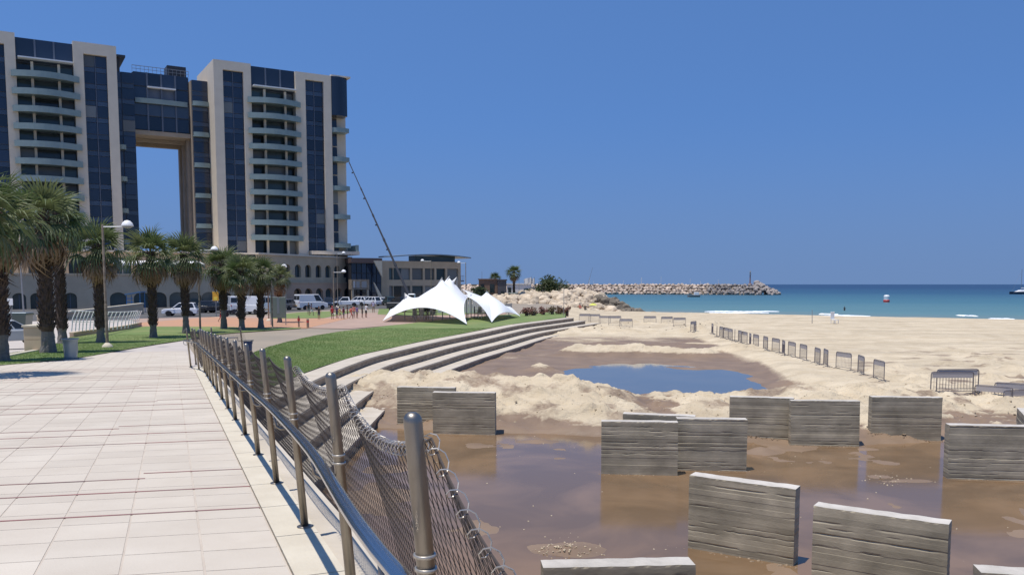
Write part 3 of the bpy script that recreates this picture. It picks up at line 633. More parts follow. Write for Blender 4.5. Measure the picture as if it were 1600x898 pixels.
blades('grass_blades', lawn2_v, 70, 10, 45000, 70, 'short green grass blades on the lawn strip under the palms')
# plaza, asphalt, far lawns
def pxsheet(name, pts, z, m):
    return sheet(name, [G(*p, z) for p in pts], z, m)
pxsheet('paved_plaza', [(440, 514.5), (470, 512.0), (545, 513.5), (600, 509), (660, 503), (720, 497), (790, 491), (790, 486), (600, 488), (420, 493), (200, 498), (240, 512)], .012, M['plaza'])
pxsheet('orange_paving', [(215, 511.0), (250, 511.0), (330, 510.8), (430, 512.3), (478, 512.6), (520, 503), (545, 497), (440, 497.5), (330, 495.5), (255, 501), (210, 504)], .022, M['orange'])
pxsheet('car_park', [(-200, 505), (150, 500), (255, 499), (330, 494.5), (420, 489), (520, 483), (640, 481.5), (800, 480), (800, 471), (-200, 471)], .006, M['asphalt'])
pxsheet('verge_lawn', [(425, 497.5), (437, 491), (470, 487.5), (520, 486), (556, 485), (540, 490), (506, 496.5), (470, 497)], .03, M['grass'])
pxsheet('verge_lawn', [(590, 491), (592, 482.5), (640, 481), (720, 480), (800, 481), (800, 487), (700, 492), (640, 493)], .03, M['grass'])
# ================================================================== HOTEL TOWERS
FA = math.atan2(0.510, 0.860); FP = Vector((-45.8, 185.0, 0)); FE = Vector((math.cos(FA), math.sin(FA), 0)); FN = Vector((-FE.y, FE.x, 0))
def hit(px, py, v=0.0):
    d = Vector(ray(px, py)); o = Vector((0, 0, CAMZ)); q = FP + FN * v
    t = (q - o).dot(FN) / d.dot(FN); p = o + d * t; return (p - FP).dot(FE), p.z
ZT = 49.4; ZB = 10.2; FH = 3.125; ZK = [42.1 - FH * k for k in range(10)]
tower_l = thing('hotel_tower', 'tall cream and blue glass tower at the left edge behind the palms', 'tower', FP, FA)
tower_r = thing('hotel_tower', 'tall cream and blue glass tower nearest the sea with curved balconies', 'tower', FP, FA)
_pm = {}; _prnd = random.Random(12)
def pane(parent, u0, u1, v, z0, z1, m='glass', name='pane'):
    if name in ('balcony_window', 'window', 'pane') and _prnd.random() < (.28 if m == 'window' else .04): m = 'curtain'
    key = (round(u1 - u0, 2), round(z1 - z0, 2), m)
    if key not in _pm:
        w, h = u1 - u0, z1 - z0; mb = MB(); mb.cbox(.03, w - .03, 0, .12, .03, h - .03, .02); _pm[key] = mb.mesh(name, M[m])
    return place(name, _pm[key], parent, (u0, v, z0))
def pier(parent, u0, u1, g0, g1, zt, zg, depth, name='stone_frame'):
    mb = MB()
    mb.box(u0, g0, 0, depth, 0, zt); mb.box(g1, u1, 0, depth, 0, zt); mb.box(g0, g1, 0, depth, zg, zt); mb.box(g0, g1, 1.3, depth - .3, 0, zg); mb.build(name, M['stone'], parent)
    # glass: two columns of panes, a spandrel on every floor
    z = ZB - 1.2; um = (g0 + g1) / 2; fl = []
    k = 0; z = zg
    while z > ZB - 2:
        lo = z - FH
        for a, b in ((g0, um - .09), (um + .09, g1)):
            pane(parent, a, b, .7, lo + .95, z, 'glass'); pane(parent, a, b, .72, lo, lo + .95, 'glass2', 'spandrel')
        z = lo
    mb = MB(); mb.box(um - .08, um + .08, .62, .9, z, zg); mb.build('mullion', M['mull'], parent)
def balcony(parent, ua, ub, z, bulge, vb, h=1.02, name='balcony', v0=0.0):
    n = 14; arc = []
    for i in range(n + 1):
        t = i / n; arc.append((ua + (ub - ua) * t, v0 - .55 - bulge * (1 - (2 * t - 1) ** 2)))
    poly = arc + [(ub, vb), (ua, vb)]
    mb = MB(); mb.slab(list(poly), z - .55, z - .30); o = mb.build(name, M['balc'], parent)
    mb = MB(); rows = []
    for (u, v) in arc: rows.append([Vector((u, v - .02, z - .62)), Vector((u, v - .02, z + h - .55)), Vector((u, v + .14, z + h - .55)), Vector((u, v + .14, z - .62))])
    mb.loft(rows); mb.build('parapet', M['balc'], o, smooth=False)
def recess(parent, u0, u1, zk, ztop, cols, ov, bulge):
    vb = 2.0
    mb = MB(); mb.box(u0, u1, vb + .25, 14, 0, ztop); mb.build('core_wall', M['mull'], parent)
    us = [u0] + cols + [u1]
    for c in cols:
        mb = MB(); mb.box(c - .22, c + .22, .45, 1.0, ZB - .4, zk[0] + FH - .6); mb.build('column', M['stone'], parent)
    for k, z in enumerate(zk):
        balcony(parent, u0 - ov, u1 + ov, z, bulge, vb)
        for a, b in zip(us, us[1:]):
            pane(parent, a + .05, b - .05, vb, z - FH * 0 - .28, z + FH - .6, 'window', 'balcony_window')
    z = zk[-1] - FH
    for a, b in zip(us, us[1:]): pane(parent, a + .05, b - .05, vb, z - .28, z + FH - .6, 'window', 'balcony_window')
    # two glazed penthouse storeys above the last balcony, under a thin white awning
    z = zk[0] + FH - .5
    mb = MB(); mb.box(u0 + .3, u1 - .1, -.9, 1.2, z + .2, z + .42); mb.build('awning', M['white'], parent)
    w = (u1 - u0) / 3
    for i in range(3):
        pane(parent, u0 + w * i, u0 + w * (i + 1), .55, z + .5, ztop - .05, 'glass', 'penthouse_pane')
        if i: mm = MB(); mm.box(u0 + w * i - .15, u0 + w * i + .15, .40, .9, z + .5, ztop - .1); mm.build('mullion', M['mull'], parent)
    mb = MB(); mb.box(u0, u1, .75, 2.2, z + .1, ztop); mb.build('penthouse_core', M['mull'], parent)
# right tower
c0, c1, c2, c3 = [hit(x, y)[0] for x, y in ((333, 92), (348, 110), (380, 112), (391.5, 97))]
d0, d1, d2, d3 = [hit(x, y)[0] for x, y in ((461, 108), (477, 125), (505.5, 127), (517, 114))]
e1 = hit(546.5, 122)[0]
pier(tower_r, c0, c3, c1, c2, ZT, hit(360, 110)[1], 17)
pier(tower_r, d0, d3, d1, d2, ZT - .35, hit(490, 126)[1], 17)
recess(tower_r, c3 + .02, d0 - .02, ZK, hit(425, 106)[1], [hit(418, 300)[0], hit(450, 300)[0]], .9, 1.7)
mb = MB(); mb.box(d3 + .02, e1, 3.2, 16, 0, hit(545, 126)[1]); mb.build('end_wall', M['stone'], tower_r)
za, zb = hit(530, 121)[1], hit(530, 181)[1]; ue = hit(541, 150)[0]
mb = MB(); rows = []
for i in range(9):
    t = i / 8; u = d3 + .05 + (ue - d3 + .3) * t; v = .5 - 1.0 * math.sin(math.pi * min(1, t * .8 + .2)) ; rows.append([Vector((u, v, zb)), Vector((u, v, za)), Vector((u, 3.1, za)), Vector((u, 3.1, zb))])
mb.loft(rows); mb.build('glass_bay', M['glass'], tower_r)
mb = MB(); mb.box(d3, e1 + .1, -.2, 3.4, za + .02, za + .35); mb.build('coping', M['stone'], tower_r)
u_w = hit(535, 300)[0]
for k in range(12):
    z = zb - FH * (k + 1)
    if z < ZB - 3: break
    pane(tower_r, d3 + .1, u_w, 2.9, z + .1, z + FH - .1, 'glass')
    if k % 2 == 0: balcony(tower_r, d3 + .1, ue + .6, z + .2, .5, 3.1, .9, 'end_balcony', .8)
# left tower
b0, b1, b2, b3 = [hit(x, y)[0] for x, y in ((113, 63), (130, 84), (166.5, 88), (181, 70))]
a3 = hit(22.5, 52)[0]; a2 = a3 - (b1 - b0); a1 = a2 - (b2 - b1); a0 = a1 - (b1 - b0)
pier(tower_l, b0, b3, b1, b2, ZT, hit(148, 86)[1], 17)
pier(tower_l, a0, a3, a1, a2, ZT + .1, hit(148, 86)[1], 17)
ZKL = [hit(70, y)[1] for y in (121,)]; ZKL = [ZKL[0] + .15 - FH * k for k in range(10)]
recess(tower_l, a3 + .02, b0 - .02, ZKL, hit(68, 62)[1], [hit(52, 145)[0], hit(94, 150)[0]], .9, 1.7)
# set-back glass flank of the left tower, with small curved balconies
VS = 6.0
g0 = b3 - 1.0; g1 = hit(215.5, 300, VS)[0]; ztop = hit(190, 112, VS)[1]
mb = MB(); mb.box(g0, g1, VS + .3, 22, 0, ztop); mb.build('flank_core', M['mull'], tower_l)
z = ztop; k = 0
while z > ZB - 2:
    for a, b in ((g0, (g0 + g1) / 2 - .05), ((g0 + g1) / 2 + .05, g1)):
        pane(tower_l, a, b, VS, z - FH + .9, z, 'glass'); pane(tower_l, a, b, VS + .02, z - FH, z - FH + .9, 'glass2', 'spandrel')
    if k % 2 == 0 and k > 2: balcony(tower_l, b3 + .1, (g0 + g1) / 2 + .4, z - 2.2, .5, VS, .85, 'flank_balcony', VS - .3)
    z -= FH; k += 1
mb = MB(); mb.box(b3 + .2, g1 - 1.5, VS - 1, 16, ztop + 2.6, ztop + 3.0); mb.box(b3 + .4, g1 - 2.5, VS, 15, ztop, ztop + 2.6); mb.build('roof_plant_room', M['dark'], tower_l)
# set-back flank of the right tower with the beige inner side
h0 = hit(303.5, 300, VS)[0]; zt2 = hit(312, 126, VS)[1]
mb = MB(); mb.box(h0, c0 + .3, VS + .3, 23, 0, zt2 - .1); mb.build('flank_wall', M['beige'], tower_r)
z = zt2; k = 0
while z > ZB - 2:
    pane(tower_r, h0 + .15, c0 - .02, VS, z - FH + .9, z, 'glass'); pane(tower_r, h0 + .15, c0 - .02, VS + .02, z - FH, z - FH + .9, 'glass2', 'spandrel')
    if k % 2 == 1: balcony(tower_r, h0 + .1, c0 - .05, z - 1.6, .45, VS, .85, 'flank_balcony', VS - .3)
    z -= FH; k += 1
for vv0 in (9.5, 14.0, 18.5):
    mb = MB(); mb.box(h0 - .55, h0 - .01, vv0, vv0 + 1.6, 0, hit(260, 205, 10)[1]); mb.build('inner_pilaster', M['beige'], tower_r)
# bridge between the towers
VB = 8.0
bridge = thing('sky_bridge', 'dark glass bridge block spanning high between the two towers', 'bridge', FP, FA)
zl = hit(250, 206, VB)[1]; zt3 = hit(250, 116, VB)[1]; q0 = g1 + .02; q1 = h0 - .02
mb = MB(); mb.box(q0, q1, VB + .4, 20, zl + .2, zt3 - .1); mb.build('core', M['mull'], bridge)
nb = 4; w = (q1 - q0) / nb; zz = [zl + .1, zl + 4.0, zl + 6.2, zt3 - 5.0, zt3]
nf = 4; hh = (zt3 - zl) / nf
for i in range(nb):
    for k in range(nf):
        if k == 2 and i in (1, 2): continue
        pane(bridge, q0 + w * i + .12, q0 + w * (i + 1) - .12, VB, zl + hh * k + .12, zl + hh * (k + 1), 'glass' if k != 1 else 'glass2')
    if i: mm = MB(); mm.box(q0 + w * i - .16, q0 + w * i + .16, VB - .2, VB + .5, zl, zt3); mm.build('mullion', M['mull'], bridge)
mb = MB(); mb.box(q0 + w, q0 + 3 * w, VB - .7, VB + .3, zl + 3 * hh - .15, zl + 3 * hh + .12); mb.build('awning', M['white'], bridge)
balcony(bridge, q0 + .3, q1 - .5, zl + 2 * hh + .2, .3, VB + .4, .9, 'terrace', VB)
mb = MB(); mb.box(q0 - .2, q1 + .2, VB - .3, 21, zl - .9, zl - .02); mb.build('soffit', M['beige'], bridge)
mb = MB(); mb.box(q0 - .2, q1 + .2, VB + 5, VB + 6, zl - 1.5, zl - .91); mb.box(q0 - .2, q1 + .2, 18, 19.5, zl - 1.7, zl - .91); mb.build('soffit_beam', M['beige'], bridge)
rl = MB()
for i in range(15): u = q0 + (q1 - q0) * i / 14; rl.box(u - .03, u + .03, VB + .1, VB + .16, zt3, zt3 + 1.2)
rl.box(q0, q1, VB + .08, VB + .18, zt3 + 1.15, zt3 + 1.25); rl.box(q0, q1, VB + .1, VB + .16, zt3 + .55, zt3 + .62); rl.build('roof_railing', M['grey'], bridge)
mb = MB(); mb.box(q1 - 4, q1 - .3, VB + 1, VB + 5, zt3, zt3 + 2.2); mb.build('roof_unit', M['dark'], bridge)

# ------------------------------------------------------------------ podium
def arch_poly(x0, x1, z0, z1, n=8):
    c = (x0 + x1) / 2; r = (x1 - x0) / 2; rise = r * .75
    return [(x0, z0), (x1, z0)] + [(c + r * math.cos(math.pi * k / n), z1 - rise + rise * math.sin(math.pi * k / n)) for k in range(n + 1)]
def arcade_wall(parent, L, z0, z1, ops, depth, m, name='arcade_wall'):
    # wall of length L (local x) with arched openings, built bay by bay so that the openings are real
    mb = MB(); x = 0
    for (a, b, s, t) in ops:
        mb.box(x, a, 0, depth, z0, z1)
        if s > z0 + .01: mb.box(a, b, 0, depth, z0, s)
        ar = arch_poly(a, b, s, t)[2:]
        poly = [(b, z1), (a, z1)] + [(p[0], p[1]) for p in reversed(ar)]
        mb.prism(poly, 0, depth); x = b
    mb.box(x, L, 0, depth, z0, z1); mb.build(name, m, parent)
    for (a, b, s, t) in ops:
        w = MB(); w.box(a - .2, b + .2, depth * .75, depth * .75 + .1, s - .1, t + .1); w.build('window', M['window'], parent)
        if b - a < 2.3: mm = MB(); mm.box((a + b) / 2 - .05, (a + b) / 2 + .05, depth * .75 - .06, depth * .75 - .01, s, t - .2); mm.build('window_bar', M['mull'], parent)
pod = thing('hotel_podium', 'long low stone podium with arched openings below the left tower', 'building', FP + FN * -19, FA)
p0 = hit(-120, 470, -19)[0]; p1 = hit(448, 470, -19)[0]; PH = 5.7
pod2 = bpy.data.objects.new('lower_storey', None)
ops = []; 
for x in (185, 222, 248, 277, 303, 327, 351, 376, 400):
    u = hit(x, 465, -19)[0] - p0; ops.append((u - 1.35, u + 1.35, 0, 2.75))
sq = []
for x in (30, 58, 110):
    u = hit(x, 465, -19)[0] - p0; sq.append((u - 1.0, u + 1.0, 0, 2.7))
low = MB()
holder = pod
fr = Matrix.Translation((p0, 0, 0))
class _Sub: pass
def arc_at(parent, off, *a, **k):
    before = set(parent.children); arcade_wall(parent, *a, **k)
    for c in parent.children:
        if c not in before: c.location = Vector(c.location) + Vector(off)
arc_at(pod, (p0, 0, 0), p1 - p0, 0, PH, sorted(sq + ops), .8, M['podium'])
mb = MB(); mb.box(p0, p1, -.15, .9, PH + .002, PH + .3); mb.build('cornice', M['podium'], pod)
mb = MB(); mb.box(p0, p1, 2.5, 40, 0, PH - .1); mb.build('storey_core', M['dark'], pod)
mb = MB(); mb.box(p0, p1, .8, 24, PH - .3, PH - .02); mb.build('terrace_floor', M['podium'], pod)
# set-back upper storey with wide openings
U0 = p0; U1 = hit(392, 420, -4)[0]
xs = list(np.arange(2, U1 - U0 - 6, 6.5)); arc_at(pod, (U0, 14.5, 0), U1 - U0, PH, ZB, [(x, x + 4.2, PH + .3, PH + 3.6) for x in xs], .6, M['podium'])
mb = MB(); mb.box(U0, U1, 15.3, 40, PH, ZB - .05); mb.build('upper_core', M['dark'], pod)
mb = MB(); mb.box(U0, U1, 14.2, 40, ZB + .002, ZB + .35); mb.build('cornice', M['stone'], pod)
# terrace canopy (white awning on posts) with parasols
can = thing('terrace_canopy', 'long white awning on the podium terrace behind the palm crowns', 'canopy', FP + FN * -19 + Vector((0, 0, PH)), FA)
k0 = hit(190, 410, -16)[0]; k1 = hit(318, 410, -16)[0]; zc = hit(250, 411, -16)[1] - PH
mb = MB(); nseg = 18
for i in range(nseg):
    a = k0 + (k1 - k0) * i / nseg; b = k0 + (k1 - k0) * (i + 1) / nseg - .1
    mb.add([(a, 1.6, zc - .5), (b, 1.6, zc - .5), (b, 1.6, zc - .15), (a, 1.6, zc - .15), (a, 6.5, zc + .5), (b, 6.5, zc + .5)], [(0, 1, 2, 3), (3, 2, 5, 4)])
mb.build('awning', M['white'], can)
for i in range(7): u = k0 + (k1 - k0) * i / 6; mm = MB(); mm.tube([(u, 1.9, 0), (u, 1.9, zc - .2)], .07, 6); mm.build('post', M['grey'], can)
# right half of the podium: two arcaded storeys
rA = DP(404, 430, 166); rB = DP(549, 430, 193); rd = (rB - rA); rL = Vector((rd.x, rd.y)).length; ra = math.atan2(rd.y, rd.x)
podr = thing('arcade_building', 'two storey stone arcade with small arched windows under the seaward tower', 'building', (rA.x, rA.y, 0), ra)
def ru(px):   # distance along the right facade for a picture column
    d = Vector(ray(px, 440)); e = Vector((math.cos(ra), math.sin(ra))); A_ = Vector((d.x, e.x)); 
    det = d.x * (-e.y) + d.y * e.x; t = (rA.x * (-e.y) + rA.y * e.x) / det; return (d.x * t - rA.x) * e.x + (d.y * t - rA.y) * e.y
up = [ru(x) for x in (449, 466, 482, 498, 513, 527, 541)]; wv = []
arc_at(podr, (0, 0, 0), rL, 4.4, 9.9, [(u - .95 - .0, u + .95, 5.6, 8.2) for u in up], .7, M['podium'])
lo = [ru(x) for x in (462, 479, 496, 511, 526, 540)]
arc_at(podr, (0, -.5, 0), rL, 0, 4.39, [(u - 1.2, u + 1.2, 0, 3.3) for u in lo], .8, M['podium2'])
mb = MB(); mb.box(0, rL, .75, 14, 0, 9.8); mb.build('core', M['dark'], podr)
mb = MB(); mb.box(-.1, rL + .1, -.25, 14, 9.902, 10.25); mb.build('cornice', M['stone'], podr)
mb = MB(); mb.box(-.1, rL, -.62, .1, 4.392, 4.6); mb.build('string_course', M['podium'], podr)
uL = hit(487, 397, -1.5)[0]; uR = hit(562, 399, -1.5)[0]
mb = MB(); mb.box(uL, uR, -1.5, 9, ZB + .4, ZB + 1.15); lg = mb.build('ledge', M['stone'], tower_r)
mb = MB(); mb.box(e1 + .3, uR - .1, -1.3, -1.2, ZB + 1.15, ZB + 2.6); mb.box(uR - .2, uR - .1, -1.2, 8, ZB + 1.15, ZB + 2.6); mb.build('glass_railing', M['balc'], tower_r)
# dark glass link building with an entrance sign board
lk0 = DP(549, 430, 187); lk1 = DP(596, 430, 190); la = math.atan2(lk1.y - lk0.y, lk1.x - lk0.x); ll = (lk1.xy - lk0.xy).length
link = thing('glass_entrance_block', 'dark tinted glass block between the arcade and the long beige building', 'building', (lk0.x, lk0.y, 0), la)
zlk = DP(570, 403, 188).z
mb = MB(); mb.box(0, ll, .2, 9, 0, zlk - .02); mb.build('core', M['dark'], link)
for i in range(6):
    for k in range(4): pane(link, ll / 6 * i + .05, ll / 6 * (i + 1) - .05, 0, (zlk - 1.2) / 4 * k + .05, (zlk - 1.2) / 4 * (k + 1), 'glass')
mb = MB(); mb.box(-.1, ll + .1, -.4, 9, zlk - 1.1, zlk); mb.build('fascia', mat('brown fascia', (0.12, 0.08, 0.07), .6), link)
eb = thing('entrance_porch', 'grey entrance porch with pale board beside the dark glass block', 'porch', (lk0.x + .6, lk0.y - 3, 0), la)
mb = MB(); mb.box(0, 3.9, 0, 2.5, 3.0, 5.2); mb.build('board', M['riser'], eb)
for x0, x1 in ((.35, .75), (1.0, 1.75), (2.2, 3.3)): mm = MB(); mm.box(x0, x1, -.06, -.002, 3.4, 4.8); mm.build('board_panel', mat('pale board', (.45, .45, .45), .6) if x0 < .4 else M['grey'], eb)
for x0 in (.05, 3.4): mm = MB(); mm.box(x0, x0 + .45, .1, .6, 0, 2.998); mm.build('pillar', M['podium'], eb)
# long beige building with glazed bays and a curved roof canopy
bb0 = DP(593, 430, 192); bb1 = DP(720, 430, 206); ba = math.atan2(bb1.y - bb0.y, bb1.x - bb0.x); bl = (bb1.xy - bb0.xy).length
beige = thing('beach_pavilion', 'long beige two storey building with glazed bays and a thin curved roof', 'building', (bb0.x, bb0.y, 0), ba)
zb1 = DP(600, 406, 187).z
fr_z = [(0.0, 4.1), (5.4, zb1 - 3.0)]
def bu(px):
    d = Vector(ray(px, 440)); e = Vector((math.cos(ba), math.sin(ba))); det = d.x * (-e.y) + d.y * e.x; t = (bb0.x * (-e.y) + bb0.y * e.x) / det; return (d.x * t - bb0.x) * e.x + (d.y * t - bb0.y) * e.y
bays = [(608, 614), (615, 641), (644, 661), (664, 679), (682, 696), (699, 716)]
zU0, zU1 = DP(650, 437, 198).z, DP(650, 419, 198).z; zL1 = DP(650, 446.5, 198).z; 
mb = MB(); x = 0
for a, b in bays:
    ua, ub = bu(a), bu(b); mb.box(x, ua, 0, .7, 0, zb1); mb.box(ua, ub, 0, .7, zL1, zU0); mb.box(ua, ub, 0, .7, zU1, zb1); x = ub
mb.box(x, bl, 0, .7, 0, zb1); mb.build('wall', M['podium'], beige)
for a, b in bays:
    ua, ub = bu(a), bu(b)
    for z0, z1 in ((0, zL1), (zU0, zU1)):
        k = max(1, int((ub - ua) / 1.6)); 
        for i in range(k): pane(beige, ua + (ub - ua) / k * i, ua + (ub - ua) / k * (i + 1), .4, z0, z1, 'window', 'window')
mb = MB(); mb.box(.1, bl - .1, .72, 4, 0, zb1 - .05); mb.build('core', M['dark'], beige)
mb = MB(); mb.box(bl * .45, bl - 1, 1, 3.8, zb1 - .04, zb1 + 1.3); mb.build('clerestory', M['window'], beige)
mb = MB(); rows = []
for i in range(13):
    t = i / 12; u = bl * .12 + (bl * .97) * t; z = zb1 + .55 + 1.5 * math.sin(math.pi * (t * .62 + .06)) - .0 - .9 * t; rows.append([Vector((u, -1.5, z - .02)), Vector((u, -1.5, z + .22)), Vector((u, 5, z + .3)), Vector((u, 5, z))])
mb.loft(rows); mb.build('roof_canopy', M['bluegrey'], beige)
mb = MB(); mb.box(bl + .02, bl + 2.4, 2, 4, zU0 - .4, zU0 - .1)
for i in range(6): mb.box(bl + .1 + i * .45, bl + .14 + i * .45, 2, 2.05, zU0 - .1, zU0 + 1.0)
mb.box(bl + .02, bl + 2.4, 1.98, 2.07, zU0 + 1.0, zU0 + 1.08); mb.build('side_balcony', M['grey'], beige)
w0 = DP(593, 405, 183); 
fin = thing('slanted_fin_wall', 'cream triangular fin wall leaning beside the dark glass block', 'wall', (bb0.x - .3, bb0.y - 6.5, 0), la)
mb = MB(); mb.prism([(.1, zb1 - .2), (2.0, zb1 - .2), (2.0, 5.6)], 0, .5); mb.prism([(.0, 4.6), (.25, 4.4), (2.6, .3), (1.5, .3)], -.05, .55); mb.build('fin_panel', M['kerb'], fin)
# ================================================================== CONCRETE SLABS IN THE PIT
SH = 1.62
def slab_mesh(w, h, t, seed):
    r = np.random.RandomState(seed); nx, nz = int(w / .035), 60
    edges = .116 * np.arange(1, 22) + r.uniform(-.006, .006, 21); edges = edges[edges < h - .05]; off = r.uniform(-.0035, .0035, len(edges) + 1)
    us = np.linspace(0, w, nx); zs = np.sort(np.concatenate([np.linspace(0, h, nz), edges - .004, edges + .004])); nz = len(zs)
    U, Zz = np.meshgrid(us, zs, indexing='ij')
    def face(sd):
        rr_ = np.random.RandomState(sd); k = np.searchsorted(edges, Zz); d = off[k].copy()
        for e in edges:
            if rr_.rand() < .5:
                amp = rr_.uniform(.010, .028); m = np.exp(-((Zz - e + .01 * vnoise(U * 9 + sd, Zz * 0)) / .009) ** 2); d -= m * amp * np.clip(.5 + 2.4 * vnoise(U * 3.1 + e * 31 + sd, Zz * 0 + e * 7), 0, 1)
        d += .0015 * fbm(U * 6 + sd, Zz * 8, 3); 
        d -= .016 * (np.clip((Zz - h + .012) / .012, 0, 1)) * np.clip(.1 + 1.6 * vnoise(U * 13 + sd, Zz * 0), 0, 1)
        return d
    lean = 0
    f = face(seed); b = face(seed + 50)
    tops = h + .012 * vnoise(us * 4 + seed, us * 0)
    Zf = Zz.copy(); Zf[:, -1] = tops
    ends = .008 * vnoise(Zz[0] * 25 + seed, Zz[0] * 0)
    Uf = U.copy(); Uf[0] += ends; Uf[-1] += ends
    Vf = np.stack([Uf.ravel() - w / 2, (-t / 2 - f).ravel(), Zf.ravel()], 1); Vb = np.stack([Uf.ravel() - w / 2, (t / 2 + b).ravel(), Zf.ravel()], 1)
    n = nx * nz; Ff = grid_faces(nx, nz); Fb = Ff[:, ::-1] + n
    ids = np.arange(n).reshape(nx, nz); top = np.stack([ids[:-1, -1], ids[1:, -1], ids[1:, -1] + n, ids[:-1, -1] + n], 1)
    e0 = np.stack([ids[0, :-1], ids[0, 1:], ids[0, 1:] + n, ids[0, :-1] + n], 1); e1_ = np.stack([ids[-1, :-1] + n, ids[-1, 1:] + n, ids[-1, 1:], ids[-1, :-1]], 1)
    me = np_mesh('concrete_slab', np.concatenate([Vf, Vb]), np.concatenate([Ff, Fb, e0, e1_, top]), [M['slab'], M['slabtop']])
    mi = np.zeros(len(me.polygons), dtype=np.int32); mi[-len(top):] = 1; me.polygons.foreach_set('material_index', mi); return me
CR = []
def slab(pl, pr, seed, label, z=PIT, h=SH, t=.37, sink=.05, mode='base'):
    # pl, pr: picture points of the front bottom corners (mode base) or front top corners (mode top)
    zz_ = z if mode == 'base' else z + h
    a = G(*pl, zz_); b = G(*pr, zz_); d = Vector((b.x - a.x, b.y - a.y)); w = d.length; an = math.atan2(d.y, d.x); nrm = Vector((-math.sin(an), math.cos(an)))
    c = (Vector((a.x, a.y)) + Vector((b.x, b.y))) / 2 + nrm * t / 2
    rc = random.Random(seed + 90)
    for _ in range(90):
        q = rc.uniform(-.55, .55) * w; e_ = (t / 2 + .01 + .16 * rc.random() ** 2) * (-1 if rc.random() < .8 else 1); x_ = c.x + math.cos(an) * q + nrm.x * e_; y_ = c.y + math.sin(an) * q + nrm.y * e_
        CR.append((x_, y_, max(z, zsand(x_, y_)) + .005, .012 + .045 * rc.random() ** 2.5, rc.uniform(0, 6)))
    o = place('concrete_slab', slab_mesh(w, h + sink, t, seed), None, (c.x, c.y, z - sink), an); o.rotation_euler = (R(((seed * 37) % 7 - 3) * .25), R(((seed * 53) % 7 - 3) * .12), an); tag(o, label, 'slab', 'upright concrete slabs in the pit'); return o
slab((620, 604.5), (710, 606), 1, 'upright concrete slab at the left, half hidden behind another slab at the sand heap', mode='top')
slab((676, 612.5), (773.5, 614), 2, 'front slab of the leftmost overlapping pair near the railing', mode='top')
slab((973, 646), (1086, 650), 3, 'mostly hidden slab showing only its pale top behind the central pair', mode='top')
slab((940, 658), (1060, 660), 4, 'left slab of the central pair standing in muddy water', mode='top')
slab((1058, 654), (1168, 655), 5, 'right slab of the central pair standing in muddy water', mode='top')
slab((1141, 619.5), (1241, 622), 6, 'rear left slab of the pair before the sand heap, right of centre', mode='top')
slab((1237, 625.5), (1345, 627), 7, 'dark stained front slab of the pair before the sand heap, right of centre', mode='top')
slab((1363, 620), (1473, 621), 8, 'single slab with a narrow gap beside the pair before the sand heap', mode='top')
slab((1484, 663.5), (1640, 667), 9, 'slab cut by the right edge of the picture, standing in mid water', mode='top')
slab((1077, 742), (1243, 763), 10, 'angled slab in the foreground with its dark end face showing', mode='top')
slab((1271, 790), (1483, 820), 11, 'largest foreground slab, angled, cut by the bottom edge', mode='top')
slab((848, 887), (1086, 881), 12, 'foreground slab beside the net showing only its pale top', mode='top')
slab((1533, 893), (1720, 905), 13, 'slab corner just showing at the bottom right', mode='top')
slab((1588, 636), (1612, 664), 14, 'slab end at the right edge against dry sand', mode='top')

M['crumb'] = mat('mud crumb', (0.20, 0.135, 0.085), 0.8, c2=(0.33, 0.25, 0.165), scale=1.5, world_co=True)
stuff(tag(scatter_mesh('mud_crumbs', rock_mesh('crumb', 15, M['crumb'], .45, 0), CR, M['crumb']), 'crumbs of mud and mortar lying round the feet of the slabs', 'crumbs'))

# ================================================================== RAILING ALONG THE PROMENADE
railing = thing('steel_railing', 'steel post railing with cable net along the promenade edge', 'railing', (0, 0, 0))
PH_ = 1.25; LEAN = .10; SP = 1.785; TP = .86
ps = [(2.3, .72), (4.2, .82)] + [(6.2 + SP * k, TP) for k in range(0, 12)]
pbase = [Vector((.50, .76, zp(.50, .76) + .012))]
for s, t in ps: x, y = st(s, t); pbase.append(Vector((x, y, zp(x, y) + .012)))
# the end of the railing turns round the head of the steps
for s, t in ((27.4, .75), (29.0, .55), (30.6, .75), (31.6, 1.4), (31.9, 2.4)): x, y = st(s, t); pbase.append(Vector((x, y, zp(x, y) + .012)))
inw = Vector((-PR[0], -PR[1], 0))
pr_ = .027
prof = [(.0, PH_ + .002), (.02, PH_), (.034, PH_ - .012), (.040, PH_ - .035)]
def sheared(mb, bot=0.0):
    mb.v = [(v[0] + inw.x * LEAN * v[2] / PH_, v[1] + inw.y * LEAN * v[2] / PH_, v[2]) for v in mb.v]; return mb
mb = MB(); mb.lathe([(.001, 0), (pr_, 0), (pr_, PH_ - .03), (.026, PH_ - .018), (.020, PH_ - .007), (.011, PH_ - .001), (.001, PH_)], 20); post_me = sheared(mb).mesh('post', M['steel'], True)
mb = MB(); mb.lathe([(.028, .0), (.058, .0), (.058, .007), (.046, .012), (.028, .014)], 20); flange_me = mb.mesh('base_flange', M['steel'], True)
mb = MB()
for zz_ in (.79, .83): mb.lathe([(.028, zz_), (.033, zz_), (.033, zz_ + .010), (.028, zz_ + .010)], 16)
clamp_me = sheared(mb).mesh('clamp', M['coil'], True)
for p in pbase:
    o = place('post', post_me, railing, p); place('base_flange', flange_me, o); place('clamp', clamp_me, o)
def at_post(i, z, off=0.0):
    return pbase[i] + inw * (LEAN * z / PH_ + off) + Vector((0, 0, z))
RH = .86
line = spline([at_post(i, RH, .13) for i in range(len(pbase))], 6)
mb = MB(); ring = []
